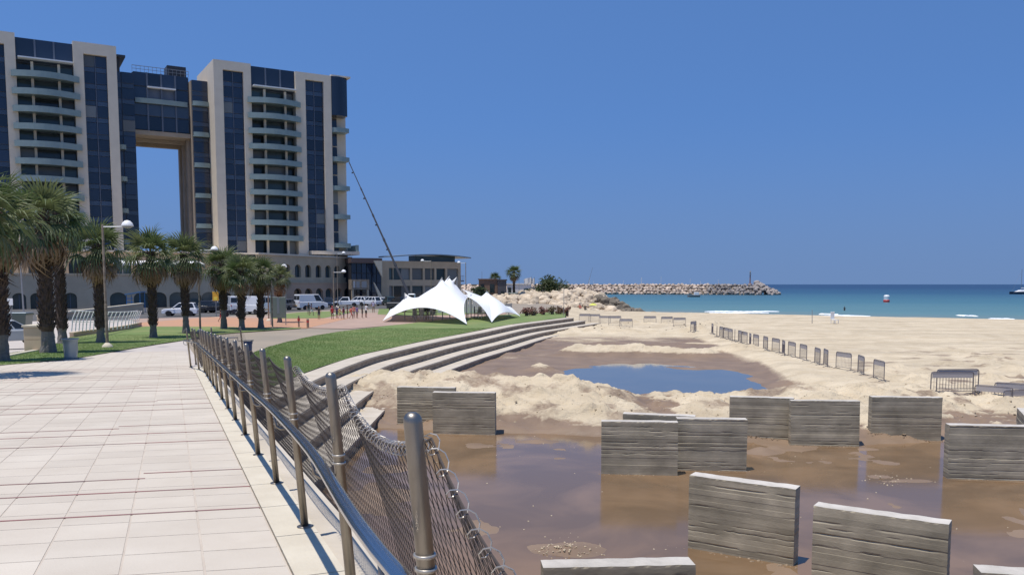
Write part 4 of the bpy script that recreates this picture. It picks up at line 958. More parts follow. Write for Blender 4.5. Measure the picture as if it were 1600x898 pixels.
for i, p in enumerate(line):
    d = (line[min(i + 1, len(line) - 1)] - line[max(i - 1, 0)]).normalized(); a = d.cross(Vector((0, 0, 1))).normalized(); u = a.cross(d)
    ring.append([p + a * (0.029 * math.cos(k * math.pi / 6)) + u * (.018 * math.sin(k * math.pi / 6)) for k in range(12)])
mb.loft(ring); mb.build('handrail', M['rail'], railing, smooth=True)
for i in range(len(pbase)):
    a = at_post(i, RH - .13, .03); b = at_post(i, RH - .13, .13); c = at_post(i, RH - .02, .13); mb = MB(); mb.tube([a, a.lerp(b, .7), b + Vector((0, 0, .02)), c], .009, 8); mb.build('rail_bracket', M['steel'], railing, smooth=True)
def fast_tubes(segs, r):
    # many short 3-sided struts in one mesh
    P = np.array([[a[:], b[:]] for a, b in segs]); A_, B_ = P[:, 0], P[:, 1]; d = B_ - A_; d /= np.linalg.norm(d, axis=1)[:, None]
    h = np.where(np.abs(d[:, 2:3]) > .9, np.array([[1., 0, 0]]), np.array([[0, 0, 1.]])); a = np.cross(d, h); a /= np.linalg.norm(a, axis=1)[:, None]; b = np.cross(a, d)
    VV = []
    for base in (A_, B_):
        for k in range(3): an = 2.0944 * k; VV.append(base + (a * math.cos(an) + b * math.sin(an)) * r)
    VV = np.stack(VV, 1).reshape(-1, 3); n = len(segs); o = np.arange(n) * 6
    FF = np.concatenate([np.stack([o + k, o + (k + 1) % 3, o + 3 + (k + 1) % 3, o + 3 + k], 1) for k in range(3)]); return VV, FF
for i in range(len(pbase) - 1):
    near = i <= 7
    sag = (.28, .12, .07, .06, .05, .05, .05)[i] if i < 7 else .04
    tA, tB = at_post(i, 1.17, -.05), at_post(i + 1, 1.17, -.05); bA, bB = pbase[i] + inw * -.30 + Vector((0, 0, .02)), pbase[i + 1] + inw * -.30 + Vector((0, 0, .02))
    def S(a, b):     # a along, b upwards
        top = tA.lerp(tB, a) - Vector((0, 0, sag * (1 - (2 * a - 1) ** 2))); bot = bA.lerp(bB, a); p = bot.lerp(top, b); p += inw * (-.02 * math.sin(math.pi * b)); return p
    nc, nr = (30, 11) if near else (22, 9); segs = []
    for c in range(nc):
        for r_ in range(nr):
            a0, a1, am = c / nc, (c + 1) / nc, (c + .5) / nc; b0_, b1_, bm = r_ / nr, (r_ + 1) / nr, (r_ + .5) / nr
            m0, m1, m2, m3 = S(am, b0_), S(a1, bm), S(am, b1_), S(a0, bm)
            segs += [(m0, m1), (m1, m2), (m2, m3), (m3, m0)]
            if near: k_ = Vector((0, 0, .007)); segs.append((m0 - k_, m0 + k_))
    VV, FF = fast_tubes(segs, .0017 if near else .0020); place('cable_net', np_mesh('cable_net', VV, FF, M['cable']), railing)
    mb = MB(); mb.tube([S(k / 24, 1) for k in range(25)], .004, 6); mb.build('top_cable', M['cable'], railing); mb = MB(); mb.tube([S(k / 24, 0) for k in range(25)], .004, 6); mb.build('bottom_cable', M['cable'], railing)
    if i < 3:
        turns = 22 if i == 0 else 28; st_ = 8; pts = []
        d = (tB - tA).normalized(); sd = d.cross(Vector((0, 0, 1))).normalized()
        for k in range(turns * st_ + 1):
            a = k / (turns * st_); an = 2 * math.pi * k / st_; pts.append(S(a, 1) + (sd * math.cos(an) + Vector((0, 0, 1)) * (math.sin(an) - .25)) * .024)
        mb = MB(); mb.tube(pts, .0022, 4); mb.build('edge_coil', M['coil'], railing)

# ================================================================== PALMS
def frond_mesh(name, seed, m, n=19, blade=1.0, pet=.75, droop=.5, spread=1.9, width=.036):
    r = random.Random(seed); mb = MB(); path = []
    for k in range(6):
        t = k / 5; path.append(Vector((pet * t, 0, .10 * math.sin(t * 2) - .10 * t * t)))
    mb.tube(path, [.03, .026, .022, .019, .016, .013], 4)
    hub = path[-1]
    for k in range(n):
        a = -spread + 2 * spread * k / (n - 1); L_ = blade * (1.0 - .28 * abs(a / spread) ** 1.5) * r.uniform(.88, 1.08); dr = droop * r.uniform(.6, 1.4)
        d = Vector((math.cos(a), math.sin(a), 0)); sd = Vector((-d.y, d.x, 0)); rows = []
        for q, wd in ((0, .5), (.35, 1.0), (.62, .85), (.84, .45), (1.0, .04)):
            p = hub + d * (L_ * q * (1 - .18 * dr * q * q)) + Vector((0, 0, .16 * q * (1 - abs(a) / 3) - dr * q ** 2.6 * L_)); w = width * wd * blade
            fold = .3 * w; rows.append([p - sd * w + Vector((0, 0, fold)), p, p + sd * w + Vector((0, 0, fold))])
        mb.loft(rows, cap=False, close=False)
    return mb.mesh(name, m)
FR = [frond_mesh('frond', 10 + k, M['frond'], n=18, droop=(.35, .55, .8)[k], spread=1.75) for k in range(3)]
DF = [frond_mesh('dead_frond', 30 + k, M['deadfrond'], n=13, blade=.85, pet=.55, droop=.9, spread=1.5, width=.055) for k in range(2)]
def trunk_mesh(h, r0, r1, seed, butt):
    r = random.Random(seed); mb = MB(); n = 12; rows = []; nz = int(h / .22)
    for k in range(nz + 1):
        t = k / nz; z = h * t; rad = r0 + (r1 - r0) * t
        if z < butt: rad *= .78 + .35 * (1 - z / butt) ** 2
        rows.append([Vector(((rad + r.uniform(-.03, .03)) * math.cos(6.283 * j / n), (rad + r.uniform(-.03, .03)) * math.sin(6.283 * j / n), z)) for j in range(n)])
    kb = max(1, int(butt / .22)); mb.loft(rows[:kb + 1], 1, cap=False); mb.loft(rows[kb:], 0, cap=False)
    # old leaf bases
    z = butt
    while z < h:
        rad = r0 + (r1 - r0) * z / h
        for j in range(9):
            a = 6.283 * (j + r.random()) / 9; d = Vector((math.cos(a), math.sin(a), 0)); sd = Vector((-d.y, d.x, 0)); p = d * (rad * .9) + Vector((0, 0, z + r.uniform(-.08, .08)))
            q = p + d * r.uniform(.10, .2) + Vector((0, 0, r.uniform(.14, .30)))
            mb.add([p - sd * .07, p + sd * .07, q + sd * .03, q - sd * .03, p + d * .06 - Vector((0, 0, .04))], [(0, 1, 2, 3), (0, 4, 3), (1, 4, 2)])
        z += .2
    return mb.mesh('trunk', [M['trunk'], M['trunkgrey']])
def palm(label, base, h, cr, seed, r0=.31, r1=.24, nf=24, nd=26, butt=1.1, skirt=1.0, group='fan palms along the promenade'):
    r = random.Random(seed); root = thing('fan_palm', label, 'palm tree', base, 0, group)
    place('trunk', trunk_mesh(h - cr * .8, r0, r1, seed, butt), root); hz = h - cr * .95
    for k in range(nf):
        t = (k + .5) / nf; el = R(82 - 112 * t + r.uniform(-9, 9)); az = k * 2.39996 + r.uniform(-.25, .25); s = cr / 1.75 * r.uniform(.85, 1.1)
        o = place('frond', FR[min(2, int(t * 3))], root, (math.cos(az) * .08, math.sin(az) * .08, hz + r.uniform(-.1, .12)), scale=s); o.rotation_euler = (r.uniform(-.35, .35), -el, az)
    for k in range(nd):
        el = R(-28 - 54 * r.random()); az = k * 2.39996 + r.uniform(-.3, .3); s = cr / 1.75 * r.uniform(.8, 1.05) * skirt
        o = place('dead_frond', DF[k % 2], root, (math.cos(az) * .15, math.sin(az) * .15, hz - .2 - r.random() * .5), scale=s); o.rotation_euler = (r.uniform(-.3, .3), -el, az)
    return root
def palm_px(label, px, py, top, cr, seed, Y=None, dx=0, **k):
    b = GR(px, py) if Y is None else None
    if Y is not None: b = DP(px, py, Y)
    tz = DP(px, top, b.y).z; b.z -= .05; return palm(label, b, tz - b.z, cr, seed, **k)
palm_px('fan palm cut by the left edge of the picture', 3, 565, 262, 2.2, 1)
palm('fan palm mostly outside the left edge, casting a shadow on the paving', GR(-62, 590), 6.6, 2.3, 77)
palm_px('second fan palm from the left, beside the grey litter bin', 76, 552, 268, 2.54, 2, r0=.36, butt=1.3)
palm_px('third fan palm from the left, close behind its taller neighbour', 98, 537, 290, 2.2, 3, r0=.34)
palm_px('fan palm just left of the nearest street lamp', 158, 536, 336, 2.47, 4)
palm_px('fan palm with dark trunk standing right of the nearest street lamp', 240, 528, 350, 2.60, 5)
palm_px('fan palm with pale grey butt in front of the parked black car', 291, 521, 358, 2.60, 6, butt=1.6)
palm_px('fan palm with grey butt in front of the first white van', 350, 514, 378, 2.47, 7, butt=1.9)
palm_px('fan palm between the two white delivery vans', 378, 516, 390, 2.27, 8, nd=12)
palm_px('fan palm right of the second white delivery van', 408, 513, 393, 2.21, 9, nd=12)
palm_px('short young fan palm behind the green notice board', 437, 504, 408, 1.95, 10, r0=.26, r1=.2, nf=26, nd=8)
# ================================================================== STREET LAMPS
def lamp(label, px, py, arm_px, top_py, Y=None):
    b = GR(px, py) if Y is None else DP(px, py, Y)
    if Y is not None: b.z = max(zp(b.x, b.y), 0)
    t = DP(arm_px, top_py, b.y); h = t.z - b.z; ax_ = t.x - b.x
    root = thing('street_lamp', label, 'street lamp', b, 0, 'dome street lamps')
    mb = MB(); mb.lathe([(.01, -.1), (.085, -.1), (.085, h * .35), (.07, h * .36), (.06, h), (.01, h + .02)], 12); mb.build('pole', M['riser'], root, smooth=False)
    mb = MB(); mb.lathe([(.01, .30), (.12, .28), (.28, .12), (.30, 0), (.3, -.05), (.01, -.05)], 14); mb.build('base_cover', M['kerb'], root, smooth=True)
    sx = 1 if ax_ > 0 else -1
    mb = MB(); mb.tube([(0, 0, h - .12), (ax_ * .6, 0, h - .12), (ax_ - sx * .2, 0, h - .1)], .035, 6); mb.build('arm', M['white'], root)
    mb = MB(); mb.lathe([(.02, .30), (.14, .27), (.26, .16), (.32, .02), (.33, -.04), (.30, -.05), (.05, -.06)], 16, c=(ax_, 0, h - .05)); o = mb.build('dome', M['white'], root, smooth=True)
    mb = MB(); mb.lathe([(.28, -.055), (.22, -.12), (.1, -.16), (.01, -.17)], 14, c=(ax_, 0, h - .05)); mb.build('diffuser', M['grey'], o, smooth=True)
lamp('tall dome street lamp nearest the camera, between two palms', 168, 543, 199, 351)
lamp('dome street lamp rising through the palm crowns in front of the right tower', 313, 516, 335, 389, 74)
lamp('dome street lamp above the green notice board', 420, 500, 444, 416, 96)
lamp('dome street lamp in front of the arcade windows', 522, 492, 537, 424, 116)
lamp('small far dome lamp against the ledge of the seaward tower', 528, 480, 537, 395, 150)
lamp('dome lamp in front of the long beige building, arm pointing left', 674, 480, 660, 407, 150)
lamp('dome lamp at the seaward end of the beige building roof', 728, 480, 717, 410, 158)
mb = MB(); b = GR(426, 513.5); mb.tube([(0, 0, 0), (0, 0, 4.5)], .07, 8); mb.lathe([(.22, 0), (.2, .15), (.08, .2)], 10); o = mb.build('signal_post', M['riser'], None, b); tag(o, 'plain brown pole left of the green notice board', 'pole')

# ================================================================== TENTS (tensioned membranes, form-found)
def membrane(name, label, anchors, peaks, center, arch, n_ring=26, per=20, qe=4.5):
    # anchors: closed list of corner points; peaks: inner mast heads
    K = len(anchors); NA = K * per; V0 = [Vector(center)]; ids = {}
    for r in range(1, n_ring + 1):
        for a in range(NA):
            k = a // per; t = (a % per) / per; p = anchors[k].lerp(anchors[(k + 1) % K], t); V0.append(Vector(center).lerp(p, r / n_ring))
    idx = lambda r, a: 0 if r == 0 else 1 + (r - 1) * NA + a % NA
    fixed = {}
    for k in range(K): fixed[idx(n_ring, k * per)] = anchors[k]
    for p in peaks:
        best = min((i for i in range(len(V0)) if (i == 0 or (i - 1) // NA < n_ring - 1)), key=lambda i: (V0[i].xy - p.xy).length) if not any((Vector(f_).xy - p.xy).length < .02 for f_ in fixed.values()) else None
        if best is not None: fixed[best] = p
    N_ = len(V0); A_ = np.zeros((N_, N_)); 
    def e(i, j, q): A_[i, i] += q; A_[j, j] += q; A_[i, j] -= q; A_[j, i] -= q
    for r in range(1, n_ring + 1):
        for a in range(NA):
            e(idx(r, a), idx(r, a + 1), qe * 2.2 if r == n_ring else 1.0 * n_ring / r * .55)
            e(idx(r - 1, a), idx(r, a), .55 * r / n_ring + .08)
    fi = sorted(fixed); fr_ = [i for i in range(N_) if i not in fixed]; B_ = np.array([list(fixed[i]) for i in fi])
    sol = np.linalg.solve(A_[np.ix_(fr_, fr_)], -A_[np.ix_(fr_, fi)] @ B_); P = np.zeros((N_, 3)); P[fr_] = sol; P[fi] = B_
    Q = P.copy(); z = Q[:, 2].copy(); kk = 9.0; acc = np.zeros(N_)
    for p in peaks:
        dd = np.hypot(Q[:, 0] - p.x, Q[:, 1] - p.y); acc += np.exp(kk * ((p.z - (1.18 if p.z > 4 else .8) * dd ** .68) - 3.0))
    cone = 3.0 + np.log(acc + 1e-9) / kk; d_ = cone - z; up_ = np.where(d_ > 0, d_, 0) * 1.0
    up_ = np.log(1 + np.exp(np.clip(d_ * 4, -30, 30))) / 4
    for r in range(0, n_ring + 1):
        for a in range(NA if r else 1):
            i = idx(r, a); q = r / n_ring; t = (a % per) / per; P[i, 2] = z[i] + up_[i] * (1 - q ** 3) + arch[a // per] * 4 * t * (1 - t) * q ** 2
    for p in peaks:
        i = int(np.argmin(np.hypot(P[:, 0] - p.x, P[:, 1] - p.y))); P[i] = [p.x, p.y, p.z + .12]
    FF = []
    for a in range(NA): FF.append((0, idx(1, a), idx(1, a + 1)))
    for r in range(2, n_ring + 1):
        for a in range(NA): FF.append((idx(r - 1, a), idx(r, a), idx(r, a + 1), idx(r - 1, a + 1)))
    root = thing(name, label, 'tent', (0, 0, 0)); place('membrane', np_mesh('membrane', P, FF, M['tent'], True), root)
    for p in peaks:
        g = MB(); g.tube([(p.x, p.y, 0), (p.x, p.y, p.z + .05)], .06, 8); g.build('mast', M['grey'], root)
    for k in range(K):
        a = anchors[k]
        if a.z > .3: g = MB(); g.tube([(a.x, a.y, 0), (a.x, a.y, a.z + .1)], .05, 8); g.build('side_pole', M['grey'], root)
    mb = MB(); 
    for a in range(NA): mb.tube([P[idx(n_ring, a)], P[idx(n_ring, a + 1)]], .025, 4, cap=False)
    mb.build('edge_rope', M['white'], root); return root
gz = .15
tA = [G(598, 501, gz), G(729.5, 506, gz), DP(742, 470, 106), DP(655, 480, 112), G(606, 489, gz)]
tA[2] = DP(736, 461, 104); tA[3].z = 1.8
membrane('event_tent', 'large white stretch tent with three tall peaks on the lawn', tA, [DP(632, 459, 99), DP(691, 434, 99), DP(702.5, 432, 100), DP(714, 434, 100.5)], DP(680, 478, 98.5), (1.15, .2, .2, .2, .5))
tB = [G(768.5, 503, gz), G(813, 494, gz), DP(795, 478, 114), DP(722, 452, 110), DP(729, 463, 101)]
tB[2].z = 1.0
membrane('event_tent', 'smaller white stretch tent adjoining the right side of the big one', tB, [DP(760, 455, 103)], DP(752, 473, 105), (.5, .4, .1, .1, .3))
# things stored under the tents
def chair_mesh(m):
    mb = MB(); mb.cbox(-.22, .22, -.22, .22, .43, .46, .01); mb.cbox(-.22, .22, .20, .235, .5, .92, .01)
    for x in (-.2, .2):
        for y in (-.2, .2): mb.box(x - .018, x + .018, y - .018, y + .018, 0, .43)
        mb.box(x - .018, x + .018, .2, .23, .43, .55)
    return mb.mesh('seat_shell', m)
wc, dc = chair_mesh(M['white']), chair_mesh(M['dark'])
spots = [(648, 500, 0, 1), (654, 499, 0, 0), (660, 500.5, 0, 1), (666, 499.5, 0, 0), (672, 500, 0, 1), (744, 497, 0, 0), (750, 497.5, 0, 1), (756, 497, 0, 0), (679, 499, 0, 1)]
for k, (px, py, z, w) in enumerate(sorted(spots)):
    for j in range(4):
        b = G(px, py, 0); c = thing('stacking_chair', ('white' if w else 'dark') + ' chair, %s up in the %s stack under the tents' % (ORD[j], ORD[k]), 'chair', (b.x, b.y, .04 + j * .17), k * 1.3 + .3, 'stacked chairs under the tents')
        place('chair_shell', wc if w else dc, c)
def table(label, px, py, w):
    b = G(px, py, 0); t = thing('folding_table', label, 'table', b, .2); mb = MB(); mb.cbox(-w / 2, w / 2, -.4, .4, .72, .76, .01); mb.build('table_top', M['dark'], t)
    for x in (-w / 2 + .1, w / 2 - .1):
        for y in (-.32, .32): mm = MB(); mm.box(x - .02, x + .02, y - .02, y + .02, 0, .72); mm.build('leg', M['grey'], t)
table('dark folding table in the opening between the two tents', 747, 499.5, 2.6); table('low dark table at the left under the big tent', 662, 502, 2.2)
wb = thing('site_hoarding', 'row of pale upright hoarding panels seen beneath the tents', 'hoarding', DP(684, 480, 121))
wb.location.z = 0
for k in range(14):
    mb = MB(); mb.cbox(k * .55, k * .55 + .5, 0, .05, .1, 2.0, .01); mb.build('panel', mat('hoarding paint', (.50, .50, .45), .7) if k == 0 else bpy.data.materials['hoarding paint'], wb)

# ================================================================== CRANE
cb = DP(642, 464, 128); ct = DP(546.5, 256, 140); cb.z = 1.9
crane = thing('mobile_crane', 'dark mobile crane behind the tent with its long thin boom leaning left', 'crane', (cb.x, cb.y, 0))
o3 = Vector((cb.x, cb.y, 0)); dirc = (ct - cb)
fr5 = [0, .24, .42, .60, .80, 1.0]; rad = [.21, .17, .14, .11, .08, .05]
for k in range(5):
    a = cb + dirc * fr5[k] - o3; b = cb + dirc * (fr5[k + 1] + .01) - o3; mb = MB(); mb.tube([a, b], [rad[k] , rad[k] * .92], 6); mb.build('boom_section', M['dark'], crane)
    mb = MB(); mb.tube([b - dirc.normalized() * .5, b], rad[k] * 1.12, 6); mb.build('boom_collar', M['dark'], crane)
    q = b - dirc.normalized() * 2; mb = MB(); mb.box(q.x - .28, q.x - .05, q.y - .08, q.y + .08, q.z - .25, q.z - .05); mb.build('cable_guide', M['dark'], crane)
mb = MB(); mb.cbox(-3.5, 4.0, -1.3, 1.3, .55, 1.45, .08); mb.build('carrier', M['dark'], crane)
mb = MB(); mb.cbox(-.3, .7, -1.2, .0, 1.5, 2.75, .1); mb.build('cab', M['white'], crane)
mb = MB(); mb.cbox(-.2, .6, -1.22, -1.15, 2.0, 2.6, .02); mb.build('cab_window', M['carglass'], crane)
wm = MB(); wm.lathe([(.05, -.16), (.5, -.16), (.55, -.1), (.55, .1), (.5, .16), (.05, .16)], 16); wm.v = [(v[0], v[2], v[1]) for v in wm.v]; wme = wm.mesh('wheel', M['rubber'])
for x in (-2.6, -1.2, 1.8, 3.2):
    for y in (-1.25, 1.25): place('wheel', wme, crane, (x, y, .55))

# ================================================================== ROCK GROYNE AND BREAKWATER
RK = [rock_mesh('rock', 20 + k, M['rock'], .8, 1) for k in range(5)]
def groyne():
    root = thing('rock_groyne', 'mound of pale limestone boulders between the beach and the sea', 'rock mound', (12, 212, -2.6)); r = random.Random(8); items = []
    A0 = Vector((-12, 186)); A1 = Vector((18, 210)); d = (A1 - A0); L_ = d.length; d.normalize(); nn = Vector((d.y, -d.x))
    def hgt(u, v):     # height above the sea for along / across
        e = max(0, 1 - max(0, (u / L_ - .72) / .36) ** 2) ** .5 if u / L_ < 1.08 else 0
        wid = 21 * (.75 + .25 * e); a = max(0, 1 - abs(v) / wid); return (5.5 - 3.4 * (1 - u / L_)) * min(1, a * 1.5) * e
    for _ in range(1500):
        u = r.uniform(-6, L_ * 1.08); v = r.uniform(-8, 23); h = hgt(u, v)
        if h <= .02 and r.random() > .2: continue
        p = A0 + d * u + nn * v; s = .55 + 1.0 * r.random() ** 1.6; items.append((s, p.x, p.y, SEAZ + max(h, 0) + r.uniform(-.3, .25), r.uniform(0, 6.28), u / L_, h))
    items.sort(key=lambda i: -i[0]); vis = [i for i in items]
    for k, (s, x, y, z, a, u, h) in enumerate(vis[:300]):
        o = place('rock', RK[k % 5], root, (x - 12, y - 212, z + 2.6)); o.rotation_euler = (r.uniform(-.4, .4), r.uniform(-.4, .4), a); o.scale = (s,) * 3
        if u > .80 and h < 3.4: o.material_slots[0].link = 'OBJECT'; o.material_slots[0].material = M['rockdark']
    for nm, sel, m in (('small_rocks', [i for i in vis[300:] if not (i[5] > .8 and i[6] < 3.4)], M['rock']), ('dark_small_rocks', [i for i in vis[300:] if i[5] > .8 and i[6] < 3.4], M['rockdark'])):
        o = scatter_mesh(nm, RK[1], [(x - 12, y - 212, z + 2.6, s, a) for s, x, y, z, a, u, h in sel], m, root); stuff(o)
    us_ = np.linspace(-6, L_ * 1.1, 40); vs_ = np.linspace(-24, 24, 30); vv = []
    for u in us_:
        for v in vs_: p = A0 + d * float(u) + nn * float(v); vv.append((p.x - 12, p.y - 212, hgt(u, v) - .35))
    place('core', np_mesh('core', vv, grid_faces(40, 30), M['rock']), root)
groyne()
def breakwater():
    P0 = Vector((-60, 655)); P1 = Vector((164, 552)); root = thing('breakwater', 'long straight breakwater of pale boulders across the bay', 'breakwater', (P0.x, P0.y, SEAZ)); r = random.Random(9); d = P1 - P0; L_ = d.length; d.normalize(); nn = Vector((d.y, -d.x))
    BK = [rock_mesh('rock', 60 + k, M['rockpink'], .8, 1) for k in range(4)]
    # only the half that shows past the beach tree is built stone by stone
    u0 = L_ * .36; cnt = 0; small = []
    rows = 4; per_row = 72
    for q in range(rows):
        for k in range(per_row):
            u = u0 + (L_ - u0) * (k + r.random() * .6 + .3 * (q % 2)) / per_row; s = r.uniform(1.35, 1.9); w = 13 - q * 2.9; z = .8 + q * 1.65 + r.uniform(-.3, .3)
            hd = u / L_ > .86; p = d * u + nn * w
            o = place('rock', BK[(k + q) % 4], root, (p.x, p.y, z)); o.rotation_euler = (r.uniform(-.5, .5), r.uniform(-.5, .5), r.uniform(0, 6.28)); o.scale = (s,) * 3
            if hd: o.material_slots[0].link = 'OBJECT'; o.material_slots[0].material = M['rockgrey']
    sm = []
    for k in range(220):
        u = r.uniform(0, u0); q = r.random(); p = d * u + nn * (13 - q * 9); sm.append((p.x, p.y, .5 + q * 5.5, r.uniform(1.2, 1.9), r.uniform(0, 6)))
    for k in range(150):      # heaped armour blocks round the head
        a = r.uniform(-1.9, 1.9); rr2 = r.uniform(0, 15); c = d * (L_ - 6); p = c + d * rr2 * math.cos(a) + nn * rr2 * math.sin(a); sm.append((p.x, p.y, max(.2, 8.0 - rr2 * .5) + r.uniform(-.5, .6), r.uniform(1.1, 1.7), r.uniform(0, 6)))
    head = scatter_mesh('armour_blocks', BK[2], sm[220:], M['rockgrey'], root); stuff(head)
    stuff(scatter_mesh('far_rocks', BK[1], sm[:220], M['rockpink'], root))
    mb = MB(); rows_ = []
    for u in (0, L_ - 4): c = d * u; rows_.append([Vector((*(c + nn * w), z)) for w, z in ((13, -.5), (3.4, 5.6), (-3.4, 5.6), (-13, -.5))])
    mb.loft(rows_); mb.build('core', M['rockdark'], root)
    mb = MB(); rows_ = []
    for u in (0, L_ - 14): c = d * u; rows_.append([Vector((*(c + nn * w), z)) for w, z in ((3.2, 5.3), (3.2, 6.7), (-3, 6.7), (-3, 5.3))])
    mb.loft(rows_); mb.build('crown_wall', M['rockdark'], root)
    bc = P0 + d * (L_ - 10)
    be = thing('harbour_beacon', 'slender beacon tower on the head of the breakwater', 'beacon', (bc.x, bc.y, SEAZ + 6.5))
    mb = MB(); mb.lathe([(1.5, 0), (1.3, .6), (.45, .7), (.35, 6.5), (.01, 6.6)], 10); mb.build('shaft', mat('faded red paint', (.28, .16, .15), .7), be)
    mb = MB(); mb.lathe([(.3, 6.6), (.9, 6.65), (.9, 6.8), (.4, 6.82), (.4, 8.0), (.55, 8.1), (.1, 9.2)], 10); mb.build('lantern', M['grey'], be)
    yu = sorted(r.random() for _ in range(12))
    for k in range(12):
        u = L_ * (.38 + .5 * yu[k]); c = P0 + d * u - nn * r.uniform(9, 26); h = r.uniform(7, 13)
        bo = thing('moored_yacht', 'white moored yacht with bare mast peeping over the breakwater, %s from the left' % ORD[k % 20], 'yacht', (c.x, c.y, SEAZ), r.uniform(-.3, .3), 'yachts moored behind the breakwater') if k < 12 else None
        if bo:
            mb = MB(); mb.loft([[Vector((x, y * w, z)) for y, z in ((-1.4, 1.3), (-1.0, -.3), (1.0, -.3), (1.4, 1.3))] for x, w in ((-5, .8), (0, 1), (4, .6), (6, .05))]); mb.build('hull', M['white'], bo)
            mb = MB(); mb.tube([(0, 0, 1), (0, 0, h)], .12, 5); mb.build('mast', M['white'], bo)
breakwater()
# near quay: small buildings and trees behind the groyne
def hut(name, label, px0, px1, top, Y, depth, m, roof=None, wins=()):
    a = DP(px0, top, Y); b = DP(px1, top, Y); root = thing(name, label, 'building', (a.x, Y, 0)); mb = MB(); w = b.x - a.x; mb.box(0, w, 0, depth, -1, a.z); mb.build('wall', m, root)
    mb = MB(); mb.box(-.2, w + .2, -.2, depth + .2, a.z + .002, a.z + .25); mb.build('roof', roof or m, root)
    for (u0, u1, z0, z1) in wins: mm = MB(); mm.box(w * u0, w * u1, -.06, .02, a.z * z0, a.z * z1); mm.build('window', M['window'], root)
hut('harbour_building', 'low brown brick harbour building behind the tent', 748, 777, 437, 205, 10, M['brick'], None, ((.1, .3, .4, .8), (.6, .85, .4, .8)))
hut('container_kiosk', 'dark grey box kiosk against the brown brick building', 778, 791, 438, 200, 8, mat('charcoal cladding', (.07, .07, .08), .7), None, ((.35, .75, .25, .5),))
hut('harbour_office', 'small white flat roofed building behind the tall thin palm', 792, 830, 444, 215, 9, M['white'], None, ((.05, .18, .5, .8), (.7, .95, .3, .75)))
hut('harbour_shed', 'low grey shed at the right end of the quay buildings', 830, 838, 450, 214, 5, M['grey'])
va = DP(792, 464, 196); pc = thing('parked_trailer', 'dark covered trailer parked below the white harbour building', 'trailer', (va.x + .3, 198, 0)); mb = MB(); mb.cbox(0, 2.2, 0, 1.8, .5, 2.2, .15); mb.build('cover', CARC['green'], pc)
for x in (.5, 1.7): place('wheel', wme, pc, (x, -.05, .4), scale=.7)
palm_px('tall thin palm against the sky above the harbour building', 803, 470, 412, 2.3, 21, Y=200, r0=.22, r1=.2, nf=30, nd=14, group='harbour palms')
palm_px('small bushy palm behind the brown brick building', 774, 468, 424, 2.0, 22, Y=212, r0=.25, r1=.2, nf=30, nd=6, group='harbour palms')
def bush(name, label, c, rx, ry, rz, n, seed, m, trunk=True, ls=.28, cat='tree'):
    r = np.random.RandomState(seed); root = thing(name, label, cat, (c.x, c.y, 0))
    cl = [(r.randn(3) * .42) for _ in range(16)]; VV = []; FF = []
    for k in range(n):
        q = cl[r.randint(16)] + r.randn(3) * .2; nq = np.linalg.norm(q)
        if nq > 1.05: q *= 1.05 / nq
        p = np.array([q[0] * rx, q[1] * ry, rz * 1.15 + q[2] * rz]); u = r.randn(3); u /= np.linalg.norm(u); w = np.cross(u, r.randn(3)); w /= np.linalg.norm(w); s = ls * (.6 + .8 * r.rand())
        VV += [p - u * s, p + w * s * .5, p + u * s, p - w * s * .5]; FF.append((4 * k, 4 * k + 1, 4 * k + 2, 4 * k + 3))
    place('crown', np_mesh('crown', np.array(VV), FF, m), root)
    if trunk:
        mb = MB(); mb.tube([(0, 0, -.3), (.1, 0, rz * .5), (0, .1, rz * 1.1)], [.3, .22, .12], 7)
        for a in (0, 2, 4): mb.tube([(0, 0, rz * .5), (rx * .4 * math.cos(a), ry * .4 * math.sin(a), rz * 1.2)], [.15, .06], 5)
        mb.build('trunk', M['bark'], root)
    return root
bush('seaside_tree', 'bushy dark green tree at the right end of the harbour buildings', DP(864, 460, 205), 4.0, 4.0, 3.1, 2600, 3, M['leaf'])
bush('seaside_tree', 'lower spreading grey green tree left of the bushiest tree', DP(843, 462, 208), 3.4, 3, 1.7, 1500, 4, M['leaf'])
bush('seaside_tree', 'spreading green tree in front of the brown brick building', DP(748, 466, 180), 2.6, 2.6, 1.6, 1300, 5, M['leaf'])
for k, (px, py) in enumerate(((822, 494), (832, 493), (848, 492), (862, 491.5), (874, 491), (885, 490.5))):
    bush('flowering_shrub', '%s pink and brown shrub from the tent along the lawn end' % ORD[k], G(px, py, 0), .75, .6, .55, 260, 40 + k, M['flower'], True, .14, 'shrub')['group'] = 'shrubs at the far end of the lawn'
# flags and thin masts
for k, (px, py, top, Y, lab) in enumerate(((830, 460, 432, 205, 'thin flagpole with a small pale flag beside the white harbour building'), (835, 460, 433, 206, 'second pale flag just right of the first by the harbour building'))):
    b = DP(px, py, Y); t = DP(px, top, Y); root = thing('flagpole', lab, 'flagpole', (b.x, Y, 0)); mb = MB(); mb.tube([(0, 0, 0), (0, 0, t.z)], .06, 6); mb.build('pole', M['grey'], root)
    mb = MB(); rows = [[Vector((-.0 - .25 * i, .12 * math.sin(i * 1.3), t.z - 1.5 - .03 * i)), Vector((-.0 - .25 * i, .12 * math.sin(i * 1.3 + .4), t.z - .2 - .05 * i))] for i in range(8)]; mb.loft(rows, cap=False, close=False); mb.build('flag', M['white'], root)
def pole(label, px, py, top, Y=None, z=0.0, px2=None, r_=.05):
    b = G(px, py, z) if Y is None else DP(px, py, Y); t = DP(px2 or px, top, b.y); mb = MB(); mb.tube([(0, 0, -.2), (t.x - b.x, 0, t.z - b.z)], [r_, r_ * .7], 6); mb.lathe([(r_ * 3, -.1), (r_ * 3, .05), (r_, .1)], 8); tag(mb.build('mast_pole', M['grey'], None, b), label, 'pole')
pole('thin dark pole standing before the boulder mound', 881, 497, 450, None, -.3)
